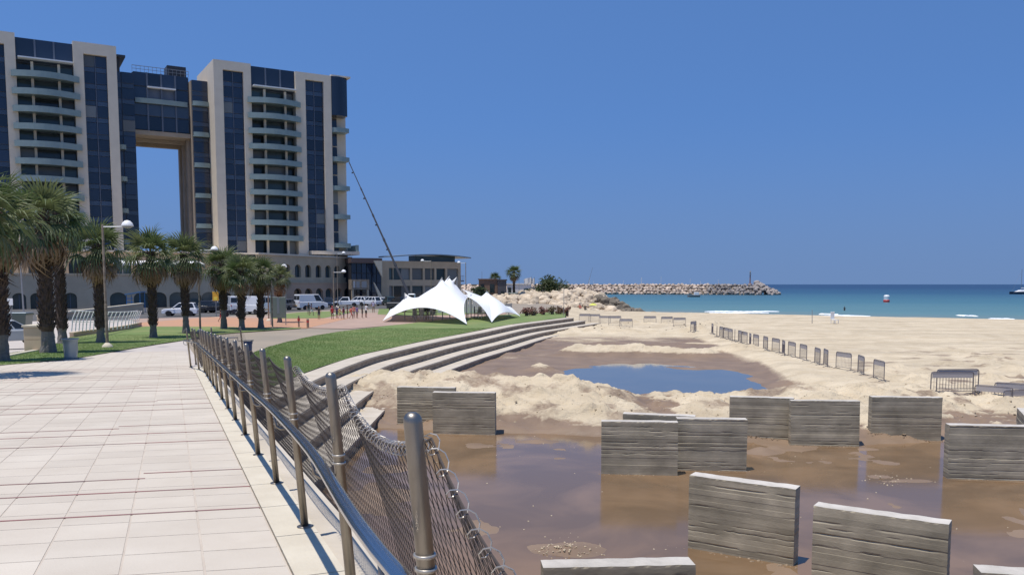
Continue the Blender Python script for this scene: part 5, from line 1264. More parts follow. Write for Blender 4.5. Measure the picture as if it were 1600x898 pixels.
pole('thin grey pole standing on open sand near the waves', 1269, 507, 484, None, -1.2)
pole('leaning thin mast over the breakwater near its left end', 918, 446, 418, 560, 0, 926, .14)
pole('thin mast beside the tall thin harbour palm', 811, 465, 431, 203, 0)
pole('thin mast above the brown brick building', 753, 440, 424, 208, 0)
pole('very thin mast behind the bushy seaside tree', 856, 455, 427, 215, 0)

# ================================================================== BARRIERS ON THE SAND
def barrier_parts(L_, H_=1.08):
    fr_ = MB(); r_ = .024; pts = [(0, 0, .04), (0, 0, H_ - .1), (.03, 0, H_ - .03), (.1, 0, H_), (L_ - .1, 0, H_), (L_ - .03, 0, H_ - .03), (L_, 0, H_ - .1), (L_, 0, .04)]
    fr_.tube(pts, r_, 6); fr_.tube([(0, 0, .18), (L_, 0, .18)], .016, 5)
    bars = MB(); n = int(L_ / .14)
    for i in range(1, n): bars.tube([(L_ * i / n, 0, .18), (L_ * i / n, 0, H_ - .28)], .008, 4)
    pan = MB(); pan.cbox(.05, L_ - .05, -.008, .008, H_ - .28, H_ - .03, .004)
    ft = MB(); ft.tube([(0, -.3, .02), (0, 0, .10), (0, .3, .02)], .02, 5)
    return fr_.mesh('frame', M['bar']), bars.mesh('bars', M['bar']), pan.mesh('top_panel', M['barpan']), ft.mesh('foot', M['bar']), L_
M['bar'] = mat('dull galvanised steel', (.17, .155, .17), .5, .5); M['barpan'] = mat('grey barrier panel', (.40, .37, .36), .7)
BP = barrier_parts(1.55)
def barrier(label, p, rz, group='crowd barriers along the pit edge', tilt=0, parts=BP):
    root = thing('crowd_barrier', label, 'barrier', p, rz, group); root.rotation_euler = (tilt, 0, rz)
    for n_, me in zip(('frame', 'bars', 'top_panel', 'foot'), parts): place(n_, me, root)
    place('foot', parts[3], root, (parts[4], 0, 0))
row = [(1373, 593), (1345, 584), (1318, 577.5), (1290, 571.5), (1277, 568.5), (1255, 562), (1237, 557), (1224, 554), (1212, 550), (1196, 546.5), (1181, 542.5), (1172, 540.5), (1163, 537), (1156, 535), (1148, 533), (1141, 531), (1134, 529), (1127, 527.5), (1120, 526), (1113, 522)]
pts = []
for k, (px, py) in enumerate(row):
    z = -1.05
    for _ in range(4): p = G(px, py, z); z = zsand(p.x, p.y)
    p = G(px, py, z); pts.append(p)
for k, p in enumerate(pts):
    q = pts[min(k + 1, len(pts) - 1)] if k < len(pts) - 1 else p + (p - pts[k - 1]); an = math.atan2(q.y - p.y, q.x - p.x) + random.Random(k).uniform(-.12, .12) - .06
    pz = p - Vector((math.cos(an), math.sin(an), 0)) * .75; pz.z = zsand(p.x, p.y) - .02
    barrier('steel crowd barrier on the sand, %s from the near end of the long row' % ORD[k], pz, an)
B2 = barrier_parts(2.0)
for k, (px, py, an, sink, lab) in enumerate(((1454, 612, .02, .05, 'left of the overlapping pair of barriers standing square on the dry sand'), (1463, 611, .04, .0, 'right of the overlapping pair of barriers standing square on the dry sand'), (1523, 613, -.75, .55, 'barrier sunk in the sand heap right of the overlapping pair'), (1554, 613, -.5, .45, 'tilted barrier sunk in sand near the right edge'), (1568, 618, .30, .75, 'most deeply buried barrier near the right edge'))):
    p = G(px, py, -.85); p.z = zsand(p.x, p.y) - sink; barrier(lab, p, an, 'crowd barriers sunk in the sand heap', 0, B2 if k < 2 else BP)
for k, (px, py, an) in enumerate(((905, 503, .1), (920, 503, .0), (936, 506, -.05), (951, 507, .05), (968, 512, -.1), (1006, 507, 0), (1033, 508, .2), (1052, 510, .1), (1084, 520, 1.2), (1079, 519, 1.0))):
    z = -1.1
    for _ in range(4): p = G(px, py, z); z = zsand(p.x, p.y)
    p = G(px, py, z - .02); barrier('%s barrier from the left in the scattered far group beyond the steps' % ORD[k], p, an, 'far crowd barriers beyond the steps', 0, BP)
# driftwood and rubbish on the far sand
rr = random.Random(6); spd = []
for k in range(60):
    p = G(rr.uniform(900, 1110), rr.uniform(507, 520), -1.2); spd.append((p.x, p.y, zsand(p.x, p.y), .06 + .12 * rr.random(), rr.uniform(0, 6)))
stuff(tag(scatter_mesh('beach_debris', rock_mesh('debris', 77, M['bark'], .5, 0), spd, M['bark']), 'dark scraps of debris strewn on the far sand', 'debris'))

# ================================================================== BOATS, BUOY AND SEA DETAILS
p = G(1385, 472, SEAZ); bu_ = thing('marker_buoy', 'white and red marker buoy floating off the beach', 'buoy', p)
mb = MB(); mb.lathe([(.1, -.3), (1.1, -.2), (1.15, .7), (1.0, .9)], 14); mb.build('float', M['red'], bu_); mb = MB(); mb.lathe([(1.0, .902), (1.05, 2.3), (.7, 2.7), (.05, 2.75)], 14); mb.build('top', M['white'], bu_)
p = G(1584, 459.5, SEAZ); ct_ = thing('catamaran', 'white and navy catamaran with bare mast at the right edge of the sea', 'boat', p)
for yy in (-2.2, 2.2):
    mb = MB(); mb.loft([[Vector((x, yy + w * q, z)) for q, z in ((-.8, 1.7), (-.5, -.2), (.5, -.2), (.8, 1.7))] for x, w in ((-1.8, .1), (0, .8), (5, 1), (12, .9))]); mb.build('hull', CARC['navy'], ct_)
mb = MB(); mb.loft([[Vector((x, -2.2 * w, 1.7)), Vector((x + .6, -1.8 * w, 1.7 + h)), Vector((x + .6, 1.8 * w, 1.7 + h)), Vector((x, 2.2 * w, 1.7))] for x, w, h in ((1.0, .9, .15), (3.5, 1, 1.1), (9, 1, 1.5), (11.5, 1, 1.2))]); mb.build('cabin', M['white'], ct_)
mb = MB(); mb.tube([(4.8, 0, 2), (4.8, 0, 17)], .13, 6); mb.build('mast', M['grey'], ct_); mb = MB(); mb.tube([(4.8, 0, 4.3), (11, 0, 4.0)], .2, 6); mb.build('boom', M['white'], ct_); mb = MB(); mb.tube([(4.8, 0, 16.5), (-1.5, 0, 1.8)], .03, 4); mb.build('forestay', M['grey'], ct_)
mb = MB(); mb.tube([(7.5, 0, 8), (7.8, 0, 11)], [.5, .2], 6); mb.build('furled_sail', CARC['navy'], ct_)
p = G(1084, 464, SEAZ); rb = thing('work_boat', 'small white cabin boat moored before the breakwater', 'boat', p); mb = MB(); mb.loft([[Vector((x, q * w, z)) for q, z in ((-1.2, 1.0), (-.8, -.2), (.8, -.2), (1.2, 1.0))] for x, w in ((-3.4, .1), (-2, .8), (2, 1), (3.2, .9))]); mb.build('hull', M['rockgrey'], rb); mb = MB(); mb.cbox(.2, 2.6, -1, 1, .95, 2.6, .15); mb.build('cabin', M['white'], rb)
p = G(1304, 508, -1.3); p.z = zsand(p.x, p.y); lc = thing('beach_chair', 'white folding beach chair alone on the open sand', 'chair', p, .5); mb = MB(); mb.cbox(-.35, .35, -.4, .4, .45, .52, .02); mb.build('seat', M['white'], lc); mb = MB(); mb.cbox(-.35, .35, .36, .44, .55, 1.55, .02); mb.build('backrest', M['white'], lc)
for x in (-.3, .3):
    for y in (-.35, .35): mm = MB(); mm.box(x - .03, x + .03, y - .03, y + .03, 0, .45); mm.build('leg', M['white'], lc)
# ================================================================== PEOPLE
def person_mesh(name, kind):
    # joints in metres for a 1.7 m figure facing -y
    st_ = {'stand': dict(lk=(.10, -.02, .50), la=(.11, .02, .08), rk=(-.10, -.01, .50), ra=(-.11, .03, .08), le=(.27, .02, 1.12), lw=(.28, -.06, .86), re=(-.27, .03, 1.12), rw=(-.29, -.04, .86)),
           'walk': dict(lk=(.09, -.20, .52), la=(.09, -.22, .09), rk=(-.09, .06, .48), ra=(-.09, .34, .14), le=(.26, .16, 1.14), lw=(.25, .10, .90), re=(-.26, -.10, 1.12), rw=(-.22, -.30, .94)),
           'reach': dict(lk=(.12, -.02, .50), la=(.14, .02, .08), rk=(-.12, -.01, .50), ra=(-.14, .03, .08), le=(.33, -.16, 1.22), lw=(.30, -.36, 1.38), re=(-.28, -.02, 1.12), rw=(-.22, -.20, 1.0)),
           'sit': dict(lk=(.12, -.44, .38), la=(.13, -.60, .08), rk=(-.12, -.42, .40), ra=(-.14, -.55, .08), le=(.30, .12, .52), lw=(.26, .02, .28), re=(-.30, .10, .52), rw=(-.26, -.06, .36))}[kind]
    sit = kind == 'sit'; dz = -.72 if sit else 0.0
    J = []; E_ = []; Rr = []
    def j(p, r, par=None):
        J.append(p); Rr.append(r)
        if par is not None: E_.append((par, len(J) - 1))
        return len(J) - 1
    pel = j((0, 0, .93 + dz), (.155, .115)); wai = j((0, 0, 1.10 + dz), (.145, .10), pel); che = j((0, .01, 1.30 + dz), (.17, .115), wai); shb = j((0, .01, 1.42 + dz), (.11, .08), che); nk = j((0, .0, 1.49 + dz), (.055, .055), shb)
    j1 = j((0, -.01, 1.56 + dz), (.085, .095), nk); j((0, -.01, 1.66 + dz), (.085, .095), j1)
    for sd, k_, a_, e_, w_ in ((1, 'lk', 'la', 'le', 'lw'), (-1, 'rk', 'ra', 're', 'rw')):
        hp = j((.10 * sd, 0, .88 + dz), (.09, .095), pel); kn = j(st_[k_], (.062, .065), hp); an = j(st_[a_], (.042, .045), kn); j((st_[a_][0], st_[a_][1] - .13, .035), (.04, .03), an)
        sh = j((.185 * sd, .01, 1.40 + dz), (.062, .062), shb); el = j(st_[e_], (.045, .045), sh); wr = j(st_[w_], (.033, .033), el)
        d = (Vector(st_[w_]) - Vector(st_[e_])).normalized(); h_ = Vector(st_[w_]) + d * .09; j(tuple(h_), (.038, .022), wr)
    me = bpy.data.meshes.new(name); me.from_pydata(J, E_, []); o = bpy.data.objects.new(name, me); COL.objects.link(o)
    sk = o.modifiers.new('s', 'SKIN'); sk.use_smooth_shade = True; o.modifiers.new('u', 'SUBSURF').levels = 1
    for i, r_ in enumerate(Rr): me.skin_vertices[0].data[i].radius = r_
    me.skin_vertices[0].data[0].use_root = True
    dg = bpy.context.evaluated_depsgraph_get(); out = bpy.data.meshes.new_from_object(o.evaluated_get(dg)); out.name = name; bpy.data.objects.remove(o)
    out.materials.clear()
    for m in (M['skin'], CLOTH['white'], CLOTH['black'], M['rubber']): out.materials.append(m)
    for p in out.polygons:
        c = p.center; z = c.z - dz; r_ = 0
        arm = abs(c.x) > .21 and (z < 1.24)
        if sit: arm = abs(c.x) > .21 and c.z < .62
        if .93 <= z < 1.47 and not arm: r_ = 1
        elif (.56 < z < .93 and not arm) or (sit and c.y < -.05 and c.z > .2 and abs(c.x) < .2 and c.y > -.40): r_ = 2
        elif c.z < .07: r_ = 3
        p.material_index = r_; p.use_smooth = True
    return out
PM = {k: person_mesh('body', k) for k in ('stand', 'walk', 'reach', 'sit')}
hm = MB(); hm.lathe([(.02, .12), (.07, .105), (.098, .06), (.105, .0), (.095, -.05), (.06, -.09)], 12); hair_me = hm.mesh('hair', M['hair'], True)
nm_ = MB(); nm_.add([(-.012, 0, -.02), (.012, 0, -.02), (0, -.028, -.018), (0, 0, .03)], [(0, 1, 2), (1, 3, 2), (0, 2, 3)]); nm_.add([(-.04, .004, .03), (-.02, -.002, .026), (-.02, -.002, .042), (-.04, .004, .042)], [(0, 1, 2, 3)], 1); nm_.add([(.02, -.002, .026), (.04, .004, .03), (.04, .004, .042), (.02, -.002, .042)], [(0, 1, 2, 3)], 1); nm_.add([(-.025, .0, -.055), (.025, .0, -.055), (.02, .0, -.045), (-.02, .0, -.045)], [(0, 1, 2, 3)], 2); face_me = nm_.mesh('face', [M['skin'], M['hair'], CLOTH['coral']])
def person(label, p, h, rz, pose, top, bot, cap=None, bag=None, z=0.0):
    root = thing('person', label, 'person', (p.x, p.y, z), rz); s = h / 1.74; root.scale = (s,) * 3
    o = place('body', PM[pose], root); dz = -.72 if pose == 'sit' else 0
    for i, m in ((1, CLOTH[top]), (2, CLOTH[bot])): o.material_slots[i].link = 'OBJECT'; o.material_slots[i].material = m
    hr = place('hair', hair_me, root, (0, .02, 1.655 + dz)); place('face', face_me, root, (0, -.108, 1.60 + dz))
    if cap: hr.material_slots[0].link = 'OBJECT'; hr.material_slots[0].material = CLOTH[cap]; hr.name = 'hat'
    if bag: mb = MB(); mb.cbox(-.16, .16, .10, .26, 1.0, 1.38, .05); mb.build('backpack', CLOTH[bag], root)
grp = [(519.5, 499, 1.55, 'stand', 'red', 'maroon', 'red', 'black', 'child in red cap and red shirt at the left of the group on the plaza'), (526.5, 497, 1.5, 'stand', 'navy', 'navy', 'white', None, 'person in dark blue with a pale cap, second in the plaza group'),
       (531, 498, 1.45, 'walk', 'yellow', 'khaki', None, None, 'person in mustard yellow top in the plaza group'), (537, 498, 1.45, 'stand', 'maroon', 'grey', None, 'white', 'person in maroon with a pale backpack in the plaza group'), (543, 497, 1.62, 'stand', 'black', 'black', None, None, 'tall dark dressed person in the middle of the plaza group'),
       (549, 498, 1.45, 'walk', 'coral', 'coral', None, 'coral', 'child in coral with a coral backpack in the plaza group'), (553, 496.5, 1.55, 'stand', 'coral', 'grey', None, None, 'person in coral shirt and grey shorts in the plaza group'), (558, 497, 1.5, 'stand', 'violet', 'khaki', None, None, 'person in violet top in the plaza group'),
       (566, 496.5, 1.5, 'stand', 'black', 'black', None, None, 'dark dressed person second from the right of the plaza group'), (572, 496, 1.72, 'reach', 'white', 'black', None, None, 'adult in white shirt and black shorts at the right of the plaza group'), (583.5, 488.5, 1.78, 'stand', 'lilac', 'khaki', 'white', None, 'person in pale lilac shirt on the verge lawn by the white cars'),
       (498.5, 499, 1.55, 'stand', 'black', 'navy', None, None, 'dark dressed person standing alone left of the plaza group'), (487, 493, 1.6, 'walk', 'navy', 'white', None, None, 'person in navy and white by the verge behind the plaza'), (482.5, 492, 1.65, 'stand', 'black', 'grey', None, None, 'dark dressed person behind the white panel van'),
       (154, 486, 1.75, 'walk', 'white', 'khaki', 'white', None, 'person in white walking along the podium wall'), (345.5, 503, 1.6, 'walk', 'black', 'red', None, None, 'dark dressed person with red shorts beside the first van')]
for px, py, h, pose, t, b, cap, bag, lab in grp: person(lab, G(px, py, .02), h, random.Random(int(px)).uniform(-2.5, 2.5), pose, t, b, cap, bag, .02)
for px, py, t, b, lab in ((906, 488, 'coral', 'black', 'sunbather in coral sitting at the foot of the boulder mound'), (914, 489.5, 'black', 'grey', 'sunbather in dark clothes sitting at the foot of the boulder mound')):
    p = G(px, py, -1.2); person(lab, p, 1.7, .4, 'sit', t, b, None, None, zsand(p.x, p.y))
p = G(907, 487, -1.2); um = thing('beach_umbrella', 'lime yellow beach umbrella lying open by the boulder mound', 'umbrella', (p.x + 2.6, p.y + 1.5, zsand(p.x, p.y))); mb = MB(); mb.lathe([(.01, 1.0), (.45, .9), (.8, .6), (.78, .6), (.44, .86), (.01, .95)], 12); mb.build('canopy', CLOTH['lime'], um); mb = MB(); mb.tube([(0, 0, -.2), (0, 0, 1.0)], .025, 6); mb.build('pole', M['white'], um)
p = G(1319.5, 485, SEAZ); root = thing('swimmer', 'lone dark figure standing in the shallows', 'person', (p.x, p.y, SEAZ - .7)); o = place('body', PM['stand'], root)
for i in (1, 2): o.material_slots[i].link = 'OBJECT'; o.material_slots[i].material = CLOTH['black']
place('hair', hair_me, root, (0, .02, 1.655))

# ================================================================== VEHICLES
def wheel_parts(r_, w_):
    a = MB(); a.lathe([(r_ * .62, -w_ / 2), (r_ * .95, -w_ / 2), (r_, -w_ / 3), (r_, w_ / 3), (r_ * .95, w_ / 2), (r_ * .62, w_ / 2)], 18); a.v = [(v[0], v[2], v[1]) for v in a.v]
    b = MB(); b.lathe([(.02, -w_ * .42), (r_ * .2, -w_ * .45), (r_ * .55, -w_ * .38), (r_ * .63, -w_ * .49), (r_ * .63, w_ * .49), (.02, w_ * .42)], 18); b.v = [(v[0], v[2], v[1]) for v in b.v]
    return a.mesh('tyre', M['rubber'], False), b.mesh('rim', M['rim'], False)
def car_proto(kind):
    # x forward, z up; body outline with wheel arches, greenhouse, glass, lights
    if kind == 'suv': L_, W_, H_, r_, belt = 4.5, 1.84, 1.70, .36, .98; prof = [(-2.22, .42), (-2.25, .75), (-2.18, 1.0), (-2.0, 1.02), (1.05, 1.0), (1.95, .92), (2.2, .78), (2.25, .45), (2.15, .30)]; gh = ((-2.1, .95), (-1.75, H_), (.15, H_), (1.05, .98)); wb = 1.36
    elif kind == 'sedan': L_, W_, H_, r_, belt = 4.5, 1.78, 1.46, .32, .9; prof = [(-2.25, .40), (-2.25, .85), (-2.1, .96), (-1.5, .98), (.95, .92), (1.9, .80), (2.2, .66), (2.25, .4), (2.15, .26)]; gh = ((-1.7, .95), (-.95, H_), (.15, H_), (1.05, .92)); wb = 1.35
    elif kind == 'pickup': L_, W_, H_, r_, belt = 5.2, 1.85, 1.75, .38, 1.0; prof = [(-2.6, .5), (-2.6, 1.05), (-.9, 1.05), (1.2, 1.04), (2.3, .96), (2.58, .8), (2.6, .48), (2.5, .36)]; gh = ((-.85, 1.0), (-.7, H_), (.55, H_), (1.25, 1.02)); wb = 1.6
    else: L_, W_, H_, r_, belt = 5.3, 2.0, 2.45, .36, 1.25; prof = [(-2.65, .42), (-2.65, 1.28), (1.55, 1.28), (2.35, 1.1), (2.62, .9), (2.65, .45), (2.55, .32)]; gh = ((-2.63, 1.24), (-2.5, H_), (1.0, H_), (1.85, 1.22)); wb = 1.6
    low = prof[-1][1]; poly = list(prof); 
    for cx in (wb, -wb):
        poly += [(cx + (r_ + .07) * math.cos(a), r_ + (r_ + .07) * math.sin(a)) if r_ + (r_ + .07) * math.sin(a) > low else (cx + (r_ + .07) * math.cos(a), low) for a in [math.pi * k / 8 for k in range(9)]]
    poly += [(prof[0][0] + .1, low)]
    w2 = W_ / 2; cxm = sum(p[0] for p in poly) / len(poly)
    def ring(y, s): return [Vector((p[0] * (1 - .012 * s), y, p[1] + (.02 * s if p[1] < .6 else -.03 * s))) for p in poly]
    mb = MB(); mb.loft([ring(-w2, 1.6), ring(-w2 + .08, 0), ring(w2 - .08, 0), ring(w2, 1.6)]); 
    # roof and pillars
    (x0, z0), (x1, z1), (x2, z2), (x3, z3) = gh; wi = w2 - .06; wt = w2 - (.10 if kind == 'van' else .24)
    mb.add([(x0, -wi, z0), (x3, -wi, z3), (x3, wi, z3), (x0, wi, z0), (x1, -wt, z1), (x2, -wt, z2), (x2, wt, z2), (x1, wt, z1)], [(4, 5, 6, 7), (0, 1, 5, 4), (1, 2, 6, 5), (2, 3, 7, 6), (3, 0, 4, 7)])
    mb.add([(x1 + .1, -wt + .08, z1 + .05), (x2 - .12, -wt + .08, z1 + .05), (x2 - .12, wt - .08, z1 + .05), (x1 + .1, wt - .08, z1 + .05), (x1, -wt, z1), (x2, -wt, z2), (x2, wt, z2), (x1, wt, z1)], [(0, 1, 2, 3), (4, 5, 1, 0), (5, 6, 2, 1), (6, 7, 3, 2), (7, 4, 0, 3)])
    body = mb.mesh('body', CARC['white'])
    def quad(a, b, c, d, name, off):
        mb = MB(); q = [Vector(p) + Vector(off) for p in (a, b, c, d)]; n_ = (q[1] - q[0]).cross(q[3] - q[0]).normalized() * .015; cc = sum(q, Vector()) / 4
        q = [cc + (p - cc) * .9 for p in q]; mb.add(q + [p - n_ * 2 for p in q], [(0, 1, 2, 3), (7, 6, 5, 4), (0, 4, 5, 1), (1, 5, 6, 2), (2, 6, 7, 3), (3, 7, 4, 0)]); return mb.mesh(name, M['carglass'])
    lerp = lambda a, b, t: tuple(a[i] + (b[i] - a[i]) * t for i in range(3))
    parts = [('body', body, None)]
    A_, B_, C_, D_ = (x3, -wi, z3), (x3, wi, z3), (x2, wt, z2), (x2, -wt, z2)
    parts.append(('windscreen', quad(A_, B_, C_, D_, 'windscreen', (.02, 0, .015)), None))
    A2, B2_, C2, D2 = (x0, wi, z0), (x0, -wi, z0), (x1, -wt, z1), (x1, wt, z1)
    if kind == 'van':
        m1, m2 = lerp(A2, B2_, .5), lerp(D2, C2, .5)
        for q in ((A2, m1, m2, D2), (m1, B2_, C2, m2)):
            lo1, lo2 = lerp(q[0], q[3], .3), lerp(q[1], q[2], .3); hi1, hi2 = lerp(q[0], q[3], .9), lerp(q[1], q[2], .9); parts.append(('rear_window', quad(lo1, lo2, hi2, hi1, 'rear_window', (-.02, 0, 0)), None))
    else: parts.append(('rear_window', quad(A2, B2_, C2, D2, 'rear_window', (-.02, 0, .01)), None))
    for sd in (-1, 1):
        b0_, b1_ = (x0, sd * wi, z0), (x3, sd * wi, z3); t0_, t1_ = (x1, sd * wt, z1), (x2, sd * wt, z2)
        spl = ((.70, .97),) if kind == 'van' else (((.08, .97),) if kind == 'pickup' else ((.05, .30), (.32, .63), (.65, .95)))
        for a, b in spl:
            q = [lerp(b0_, b1_, a), lerp(b0_, b1_, b), lerp(t0_, t1_, b), lerp(t0_, t1_, a)]
            lo = .12; q = [lerp(q[0], q[3], lo), lerp(q[1], q[2], lo), q[2], q[3]]
            if sd > 0: q = [q[1], q[0], q[3], q[2]]
            parts.append(('side_window', quad(*q, 'side_window', (0, sd * .012, .004)), None))
        f = prof[-3]; mb = MB(); mb.cbox(f[0] - .22, f[0] + .015, sd * (w2 - .42) - .16, sd * (w2 - .42) + .16 + .05 * sd, f[1] - .12, f[1] + .04, .02); parts.append(('headlight', mb.mesh('headlight', M['lamp_clear']), None))
        mb = MB(); mb.cbox(prof[1][0] - .015, prof[1][0] + .12, sd * (w2 - .14) - .09, sd * (w2 - .14) + .06, prof[1][1] - .22, prof[1][1] + .02, .02); parts.append(('tail_light', mb.mesh('tail_light', M['lamp_red']), None))
        mb = MB(); mb.cbox(x3 - .45, x3 - .28, sd * (w2 + .02), sd * (w2 + .17), belt + .02, belt + .17, .03) if sd > 0 else mb.cbox(x3 - .45, x3 - .28, -(w2 + .17), -(w2 + .02), belt + .02, belt + .17, .03); parts.append(('wing_mirror', mb.mesh('wing_mirror', M['dark']), None))
    mb = MB(); mb.cbox(prof[-2][0] - .1, prof[-2][0] + .03, -.5, .5, .42, .60, .02); parts.append(('grille', mb.mesh('grille', M['dark']), None))
    mb = MB(); mb.box(prof[0][0] - .045, prof[0][0] - .01, -.26, .26, .62, .73); parts.append(('number_plate', mb.mesh('number_plate', M['yellow']), None))
    ty, ri = wheel_parts(r_, .22); wpos = [(x, sd * (w2 - .10), r_) for x in (wb, -wb) for sd in (-1, 1)]
    return parts, ty, ri, wpos
CP = {k: car_proto(k) for k in ('suv', 'sedan', 'pickup', 'van')}
def vehicle(kind, label, px, py, rz, paint, name, cat):
    parts, ty, ri, wpos = CP[kind]; p = G(px, py, .01); root = thing(name, label, cat, p, rz, 'parked vehicles')
    for n_, me, _ in parts:
        o = place(n_, me, root)
        if n_ == 'body': o.material_slots[0].link = 'OBJECT'; o.material_slots[0].material = CARC[paint]
    for w in wpos: t = place('wheel', ty, root, w); place('rim', ri, t)
pi = math.pi
vehicle('suv', 'white car with its bonnet to the left behind the palms', 283, 493.5, pi + .12, 'white', 'parked_car', 'car')
vehicle('suv', 'black off-roader between two palm trunks', 317, 488, pi + .1, 'black', 'parked_car', 'car')
vehicle('sedan', 'black saloon just left of the yellow sign', 334, 488.5, pi + .1, 'black', 'parked_car', 'car')
vehicle('sedan', 'silver car mostly hidden behind the yellow sign and palm', 336, 481, pi, 'silver', 'parked_car', 'car')
vehicle('van', 'white delivery van, left of the two seen between palm trunks', 368, 490, 2.0, 'white', 'delivery_van', 'van')
vehicle('van', 'white delivery van, right of the two seen between palm trunks', 395, 490.5, 2.6, 'white', 'delivery_van', 'van')
vehicle('suv', 'dark car with a pale roof left of the white panel van', 452, 484, 1.2, 'grey', 'parked_car', 'car')
vehicle('van', 'white panel van seen from behind with two rear windows', 486, 483.5, .75, 'white', 'panel_van', 'van')
vehicle('pickup', 'dark navy pickup with silver nose right of the white panel van', 512, 480, -1.2, 'navy', 'parked_pickup', 'pickup')
vehicle('pickup', 'white pickup, leftmost of the row of white cars', 540, 479, pi + .15, 'white', 'parked_pickup', 'pickup')
vehicle('suv', 'white off-roader, second in the row of white cars', 559, 477, pi - .3, 'white', 'parked_car', 'car')
vehicle('suv', 'white car, third in the row of white cars', 578, 477.5, pi - .5, 'white', 'parked_car', 'car')
vehicle('sedan', 'white saloon at the right end of the row of white cars', 596, 476, pi - 1.0, 'white', 'parked_car', 'car')
vehicle('suv', 'dark green car right of the white saloon', 608, 477, pi - 1.2, 'green', 'parked_car', 'car')
vehicle('suv', 'black car beside the left tip of the big tent', 621, 479, pi - .8, 'black', 'parked_car', 'car')
vehicle('sedan', 'dark blue car behind the white cars near the entrance porch', 530, 474.5, pi, 'navy', 'parked_car', 'car')
# motorcycle in front of the left van
p = G(363, 495, .01); mc = thing('motorcycle', 'black motorcycle parked in front of the left delivery van', 'motorcycle', p, .3, None)
ty, ri = wheel_parts(.31, .13)
for x in (-.7, .7): t = place('wheel', ty, mc, (x, 0, .31)); place('rim', ri, t)
mb = MB(); mb.loft([[Vector((x, y * w, z0 + dz)) for y, dz in ((-.16, 0), (.16, 0), (.14, h), (-.14, h))] for x, w, z0, h in ((-.95, .6, .72, .12), (-.2, 1, .55, .3), (.25, 1, .45, .55), (.6, .5, .7, .25))]); mb.build('frame', CARC['black'], mc)
mb = MB(); mb.tube([(.55, -.35, 1.05), (.5, 0, 1.0), (.55, .35, 1.05)], .02, 6); mb.tube([(.7, 0, .31), (.5, 0, 1.0)], .03, 6); mb.build('handlebar', M['grey'], mc)

# ================================================================== LEFT SIDE: WALLS, RAMP RAIL, BIN, SIGNS
# low wall along the back of the palm lawn
wpts = [Vector((*GR(*q).xy, 0)) for q in ((112, 527), (140, 522.5), (170, 519), (200, 514), (219, 509.5))]
wpts = spline(wpts, 4); lw = thing('low_wall', 'low curved tan garden wall behind the palm lawn', 'wall', (0, 0, 0)); mb = MB(); rows = []
def wall_rows(pts, t, h0, h1):
    rows = []
    for i, p in enumerate(pts):
        d = (pts[min(i + 1, len(pts) - 1)] - pts[max(i - 1, 0)]).normalized(); nn_ = Vector((-d.y, d.x, 0)); z = zp(p.x, p.y)
        rows.append([p + nn_ * -t + Vector((0, 0, z + h0)), p + nn_ * t + Vector((0, 0, z + h0)), p + nn_ * t + Vector((0, 0, z + h1)), p + nn_ * -t + Vector((0, 0, z + h1))])
    return rows
mb.loft(wall_rows(wpts, .15, -.9, .32)); mb.build('wall_body', M['podium2'], lw); mb = MB(); mb.loft(wall_rows(wpts, .19, .322, .40)); mb.build('coping', M['podium'], lw)
ed = [Vector((*GR(*q).xy, 0)) for q in ((2, 560), (20, 556), (40, 552), (64, 547.5))]; mb = MB(); mb.loft(wall_rows(ed, .14, -.6, .10)); tag(mb.build('lawn_edging', M['kerb']), 'pale edging strip at the back of the lawn near the left edge', 'edging')
pe = DP(38, 548, 44); pw = thing('gate_pillar_wall', 'sunlit sandy block wall between the two leftmost palms', 'wall', (pe.x, pe.y, 0), .12); w_ = DP(66, 548, 44).x - pe.x; zt_ = DP(50, 508, 44).z
for k in range(3): z0 = (zt_ - .1) / 3 * k; mm = MB(); mm.cbox(0, w_, 0, 1.5, z0, z0 + (zt_ - .1) / 3 - .012, .015); mm.build('stone_course', M['podium'], pw)
mb = MB(); mb.cbox(-.06, w_ + .06, -.06, 1.56, zt_ - .1, zt_, .01); mb.build('coping', M['kerb'], pw)
# parked grey car seen behind the left palm
vehicle('sedan', 'silver grey car half hidden behind the leftmost palm', 18, 552, .9, 'silver', 'parked_car', 'car')
bpy.data.objects[max((o.name for o in bpy.data.objects if o.name.startswith('parked_car')), key=lambda n_: n_)].location = DP(14, 540, 49)
# ramp handrail: slanted silver balusters
rp = [Vector((*DP(px, py, Y).xy, zz_)) for px, py, Y, zz_ in ((112, 520, 62, .75), (140, 515, 66, .55), (170, 510, 71, .35), (200, 506, 78, .15), (216, 504, 84, .05))]
rp = spline(rp, 5); rr_ = thing('ramp_railing', 'pale slanted metal railing beside the ramp behind the low wall', 'railing', (0, 0, 0))
mb = MB(); mb.tube([p + Vector((0, 0, 1.5)) for p in rp], .045, 6); mb.build('top_rail', M['white'], rr_)
mb = MB(); mb.tube([p + Vector((0, 0, .7)) for p in rp], .03, 6); mb.build('middle_rail', M['white'], rr_)
for p in rp: mb = MB(); mb.tube([p, p + Vector((.12, 0, .9)), p + Vector((.4, 0, 1.5))], .04, 6); mb.build('baluster', M['white'], rr_)
